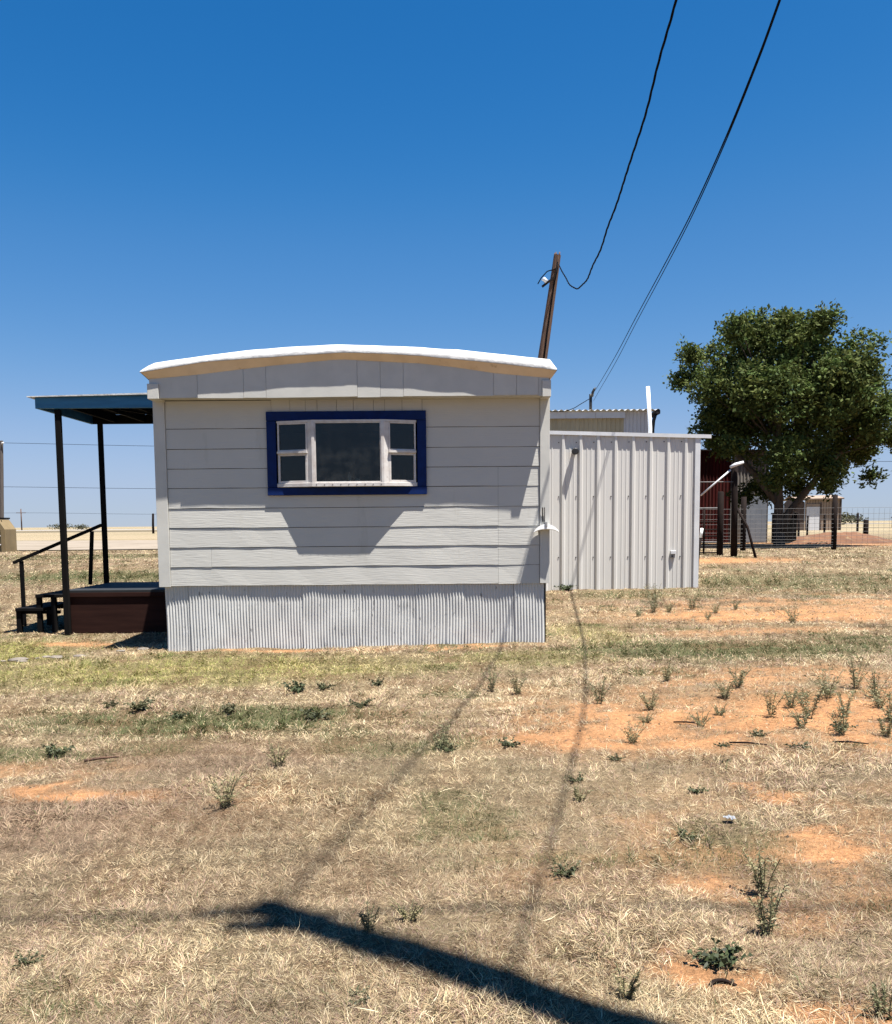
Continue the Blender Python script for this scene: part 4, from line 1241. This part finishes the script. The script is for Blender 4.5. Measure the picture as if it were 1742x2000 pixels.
for k, (x, y, h) in enumerate([(3.51, 12.69, .28), (3.12, 12.46, .24), (3.4, 11.56, .2), (2.91, 12.5, .3), (3.7, 12.2, .22), (4.1, 12.6, .2), (2.6, 12.0, .18), (4.3, 11.0, .25), (3.2, 13.6, .3)]):
    weed(x, y, 'tuft', h, 'small bushy weed in front of the ribbed metal shed', 'weeds in front of the shed', 3000 + k)
LOW = [(.45, 3.24, .11), (.8, 2.54, .12), (-.58, 7.32, .14), (-1.2, 7.07, .15), (-2.27, 6.49, .14), (-2.53, 6.61, .12), (-1.0, 7.2, .12), (.0, 5.13, .11), (.37, 5.2, .12), (-2.3, 5.09, .18), (-1.3, 2.64, .07), (2.4, 5.37, .09),
       (1.87, 5.28, .09), (-.25, 2.39, .06), (.98, 3.58, .06), (-1.55, 6.27, .15), (1.6, 5.1, .07), (-1.9, 6.2, .12), (-.9, 6.0, .14), (.93, 4.85, .07), (.66, 4.45, .07), (-.62, 6.4, .1), (1.5, 4.75, .06), (1.2, 4.2, .07), (2.0, 5.0, .08)]
for k, (x, y, h) in enumerate(LOW):
    weed(x, y, 'low', h, 'low dark green broadleaf weed spread flat on the ground', 'flat dark weeds', 4000 + k)
tag_w = [(2.05, 15.30, .26)]
weed(2.05, 15.28, 'low', .30, 'dark leafy weed growing against the foot of the ribbed metal shed', None, 5000)

# ------------------------------------------------------------------ rocks, litter
for k in range(16):
    x = random.uniform(-4.6, -3.3); y = 9.0 + (x + 4.6) * .55 + random.uniform(-.08, .14)
    s = random.uniform(.02, .075)
    q = np.random.default_rng(600 + k)
    z = float(ground_h(x, y))
    b = MB(); ring = []
    for i in range(5):
        ph = -math.pi / 2 + math.pi * i / 4
        ring.append([(x + s * 1.4 * math.cos(ph) * math.cos(a) * q.uniform(.8, 1.15), y + s * math.cos(ph) * math.sin(a) * q.uniform(.8, 1.15), z + .006 + s * .3 * math.sin(ph)) for a in np.linspace(0, 2 * math.pi, 9)[:-1]])
    for i in range(5): ring[i].append(ring[i][0])
    b.grid(ring)
    tag(b.build('caliche_rock', 'stone'), 'flat pale rock at the shaded front corner of the mobile home', 'rock', 'pale rocks by the home corner')
q = np.random.default_rng(4)
zz = float(ground_h(1.22, 3.75)) + .03
b = MB().grid([[(1.19 + .009 * j, 3.73 + .010 * i, zz - .012 + q.uniform(0, .014)) for j in range(6)] for i in range(5)])
tag(b.build('paper_scrap', 'paper', fix=False), 'small crumpled white paper scrap lying in the dry grass', 'paper')
z = float(ground_h(.78, 2.43)) + .015
tag(MB().tube(smooth([(.74, 2.43, z - .012), (.755, 2.445, z - .006), (.78, 2.448, z - .004), (.80, 2.442, z - .008), (.815, 2.43, z - .012)]), [.006] * 33, 6).build('bark_scrap', 'rust'), 'curled dark scrap of bark lying on the bare earth', 'bark')
z = float(ground_h(-2.0, 5.0)) + .03
tag(MB().tube([(-2.06, 4.97, z - .012), (-1.98, 5.0, z - .004), (-1.88, 5.02, z - .002)], [.009, .008, .005], 6).build('stick', 'pole'), 'reddish brown stick lying in the grass near the flat weeds', 'stick')
z = float(ground_h(1.62, 5.95))
for k, (x, y, l_) in enumerate(((1.56, 5.72, .16), (1.75, 5.1, .2), (2.3, 5.0, .18))):
    z = float(ground_h(x, y)) + .012
    tag(MB().tube([(x - l_ / 2, y + .03, z), (x, y, z + .006), (x + l_ / 2, y - .03, z)], [.005, .006, .003], 5).build('twig', 'rust'), 'thin dark twig lying on the bare orange sand', 'twig', 'twigs on the sand')


# ------------------------------------------------------------------ grass
def inside_solid(x, y):
    a = (x > XL - .0) & (x < XR) & (y > YW + .0)
    c = (x > -4.85) & (x < XL) & (y > YF) & (y < YK)
    d = (x > 1.1) & (x < 4.36) & (y > SY - .02) & (y < 19.4)
    return a | c | d


def build_grass():
    N = 2750000
    u = rng.random(N)
    d0, d1 = 1.7, 46.0
    y = d0 * (d1 / d0) ** (u ** 1.35)
    x = (rng.random(N) * 2 - 1) * (y * .57 + .75)
    # clump: pull towards tuft centres
    cell = .035 + .012 * y
    fx, fy = np.floor(x / cell), np.floor(y / cell)
    cx = (fx + _hash(fx, fy, 1)) * cell
    cy = (fy + _hash(fx, fy, 2)) * cell
    pull = rng.random(N) ** 1.5 * .75 * (_hash(fx, fy, 3) > .35)
    tx, ty = x - cx, y - cy
    x = x + (cx - x) * pull; y = y + (cy - y) * pull
    s = look('s', x, y)
    den = .62 + .38 * sstep(.30, .58, fbm(x * 3.1, y * 3.1, 800, 3))
    pr_ = den * (1 - .93 * np.clip(s * 1.25 - .05, 0, 1))
    fade = 1 - sstep(38, 46, y)
    road = (y > 33) & (x < 4)
    k = (rng.random(N) < pr_ * fade) & ~inside_solid(x, y) & ~road
    x, y, s, tx, ty = [v[k] for v in (x, y, s, tx, ty)]
    n = len(x)
    g, li, pk, z = look('g', x, y), look('li', x, y), look('pk', x, y), look('z', x, y)
    green = rng.random(n) < (.045 + .95 * g + .38 * li)
    clump = fbm(x * 1.9, y * 1.9, 820, 3)
    L = (.013 + .044 * rng.random(n) ** 1.8) * (.80 + .55 * sstep(.50, .72, clump)) * (1 + .02 * np.minimum(y, 14))
    L = np.where(rng.random(n) < .009, L * 2.0, L)
    lie = rng.beta(1.35, 2.6, n) * 1.15 + .04           # angle above the ground
    lie = np.where(green, np.clip(lie + .35, 0, 1.4), lie)
    L = np.where(green, L * .75, L)
    az = np.arctan2(ty, tx) + rng.normal(0, 1.2, n)
    az = az + (fbm(x * .8, y * .8, 840, 2) - .5) * 5
    wd = np.maximum(.0006 + .0008 * rng.random(n), .00026 * y * (1 + .5 * (y > 5.5))) * np.where(green, 1.5, 1.0)
    dx, dy = np.cos(az), np.sin(az)
    ch, sh = np.cos(lie), np.sin(lie)
    p0 = np.stack([x, y, z - .003], 1)
    fw = np.stack([dx * ch, dy * ch, sh], 1)
    sd = np.stack([-dy, dx, rng.normal(0, .5, n)], 1)
    sd /= np.linalg.norm(sd, axis=1, keepdims=True)
    droop = np.stack([np.zeros(n), np.zeros(n), -rng.uniform(.05, .40, n)], 1)
    curl = rng.normal(0, .18, (n, 1))
    mid = p0 + fw * (L * .55)[:, None]
    tip = p0 + (fw + droop * sh[:, None] + sd * curl) * L[:, None]
    tip[:, 2] = np.maximum(tip[:, 2], z + .003)
    w_ = wd[:, None]
    V = np.stack([p0 - sd * w_, p0 + sd * w_, mid + sd * w_ * .85, mid - sd * w_ * .85, tip], 1)
    bend = (y < 5.0) & (L > .048)
    # colour
    base = np.stack([np.full(n, .47), np.full(n, .372), np.full(n, .218)], 1)
    alt = np.array([.25, .165, .095]); pale = np.array([.55, .465, .31]); pinkc = np.array([.21, .135, .095])
    q = rng.random(n)[:, None]
    base = np.where(q < .30, alt, base); base = np.where(q > .78, pale, base)
    q2 = rng.random(n)[:, None] * (.6 + .8 * fbm(x * 1.4, y * 1.4, 870, 2)[:, None])
    base = np.where(q2 > .80, np.array([.31, .205, .155]), base); base = np.where(q2 < .07, np.array([.09, .06, .04]), base)
    base = base * (1 - .75 * pk[:, None]) + pinkc * (.75 * pk[:, None])
    base = base * (1 - .7 * li[:, None]) + np.array([.31, .27, .075]) * (.7 * li[:, None])
    gc = np.stack([np.full(n, .08), np.full(n, .09), np.full(n, .032)], 1)
    gc = gc * (1 - li[:, None]) + np.array([.19, .195, .045]) * li[:, None]
    gc = gc * (1 - .45 * g[:, None]) + np.array([.06, .07, .025]) * (.45 * g[:, None])
    patch = (.52 + .95 * fbm(x * 2.6, y * 2.6, 860, 3))[:, None]
    base = base * patch * rng.uniform(.50, 1.28, (n, 1))
    gc = gc * rng.uniform(.65, 1.35, (n, 1))
    c = np.where(green[:, None], gc, base)
    C = np.repeat(c[:, None], 5, 1)
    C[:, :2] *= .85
    for nm, sel, lab in (('dry_grass', ~green, None), ('green_grass', green, None)):
        a_ = sel & bend; b_ = sel & ~bend
        m = a_.sum(); i = np.arange(m)[:, None] * 5
        F = np.concatenate([i + np.array([[0, 1, 2]]), i + np.array([[0, 2, 3]]), i + np.array([[3, 2, 4]])])
        F2 = np.arange(b_.sum() * 3).reshape(-1, 3) + m * 5
        Vs = np.concatenate([V[a_].reshape(-1, 3), V[b_][:, (0, 1, 4)].reshape(-1, 3)])
        Cs = np.concatenate([C[a_].reshape(-1, 3), C[b_][:, (0, 1, 4)].reshape(-1, 3)])
        F = np.concatenate([F, F2])
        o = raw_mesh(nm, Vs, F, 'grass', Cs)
        tag(o, 'short dry straw coloured grass over the yard' if nm == 'dry_grass' else 'patches of short green grass among the dry grass', 'grass', kind='stuff')
    print('grass blades', n, 'bent', int(bend.sum()))


build_grass()


def build_clods():
    """small lumps of soil and bits of stalk strewn over the bare sand"""
    N = 60000
    y = 1.8 * (16 / 1.8) ** rng.random(N)
    x = (rng.random(N) * 2 - 1) * (y * .58 + .3)
    sa = look('s', x, y)
    k = (sa > .35) & (rng.random(N) < .28 * (.3 + fbm(x * 5, y * 5, 990, 2))) & ~inside_solid(x, y)
    x, y = x[k], y[k]; n = len(x)
    z = look('z', x, y)
    r0 = (.0015 + .006 * rng.random(n) ** 3) * (1 + .10 * y)
    tet = np.array([(1, 0, -.4), (-.5, .87, -.4), (-.5, -.87, -.4), (.1, 0, .6)])
    an = rng.random(n) * 6.28
    ca, sn = np.cos(an), np.sin(an)
    st = rng.uniform(.7, 2.2, n)
    px = tet[None, :, 0] * st[:, None]; py = tet[None, :, 1]; pz = tet[None, :, 2]
    V = np.stack([x[:, None] + (px * ca[:, None] - py * sn[:, None]) * r0[:, None], y[:, None] + (px * sn[:, None] + py * ca[:, None]) * r0[:, None], z[:, None] + (pz + .3) * r0[:, None]], -1)
    i = np.arange(n)[:, None] * 4
    F = np.concatenate([i + np.array([f]) for f in ((0, 1, 3), (1, 2, 3), (2, 0, 3))])
    pal = np.array([(.20, .10, .05), (.05, .035, .02), (.10, .06, .035), (.30, .23, .14)])
    c = pal[rng.integers(0, 4, n)] * rng.uniform(.7, 1.2, (n, 1))
    tag(raw_mesh('soil_clods', V.reshape(-1, 3), F, 'grass', np.repeat(c, 4, 0)), 'small lumps of soil strewn over the bare orange sand', 'soil', kind='stuff')


build_clods()
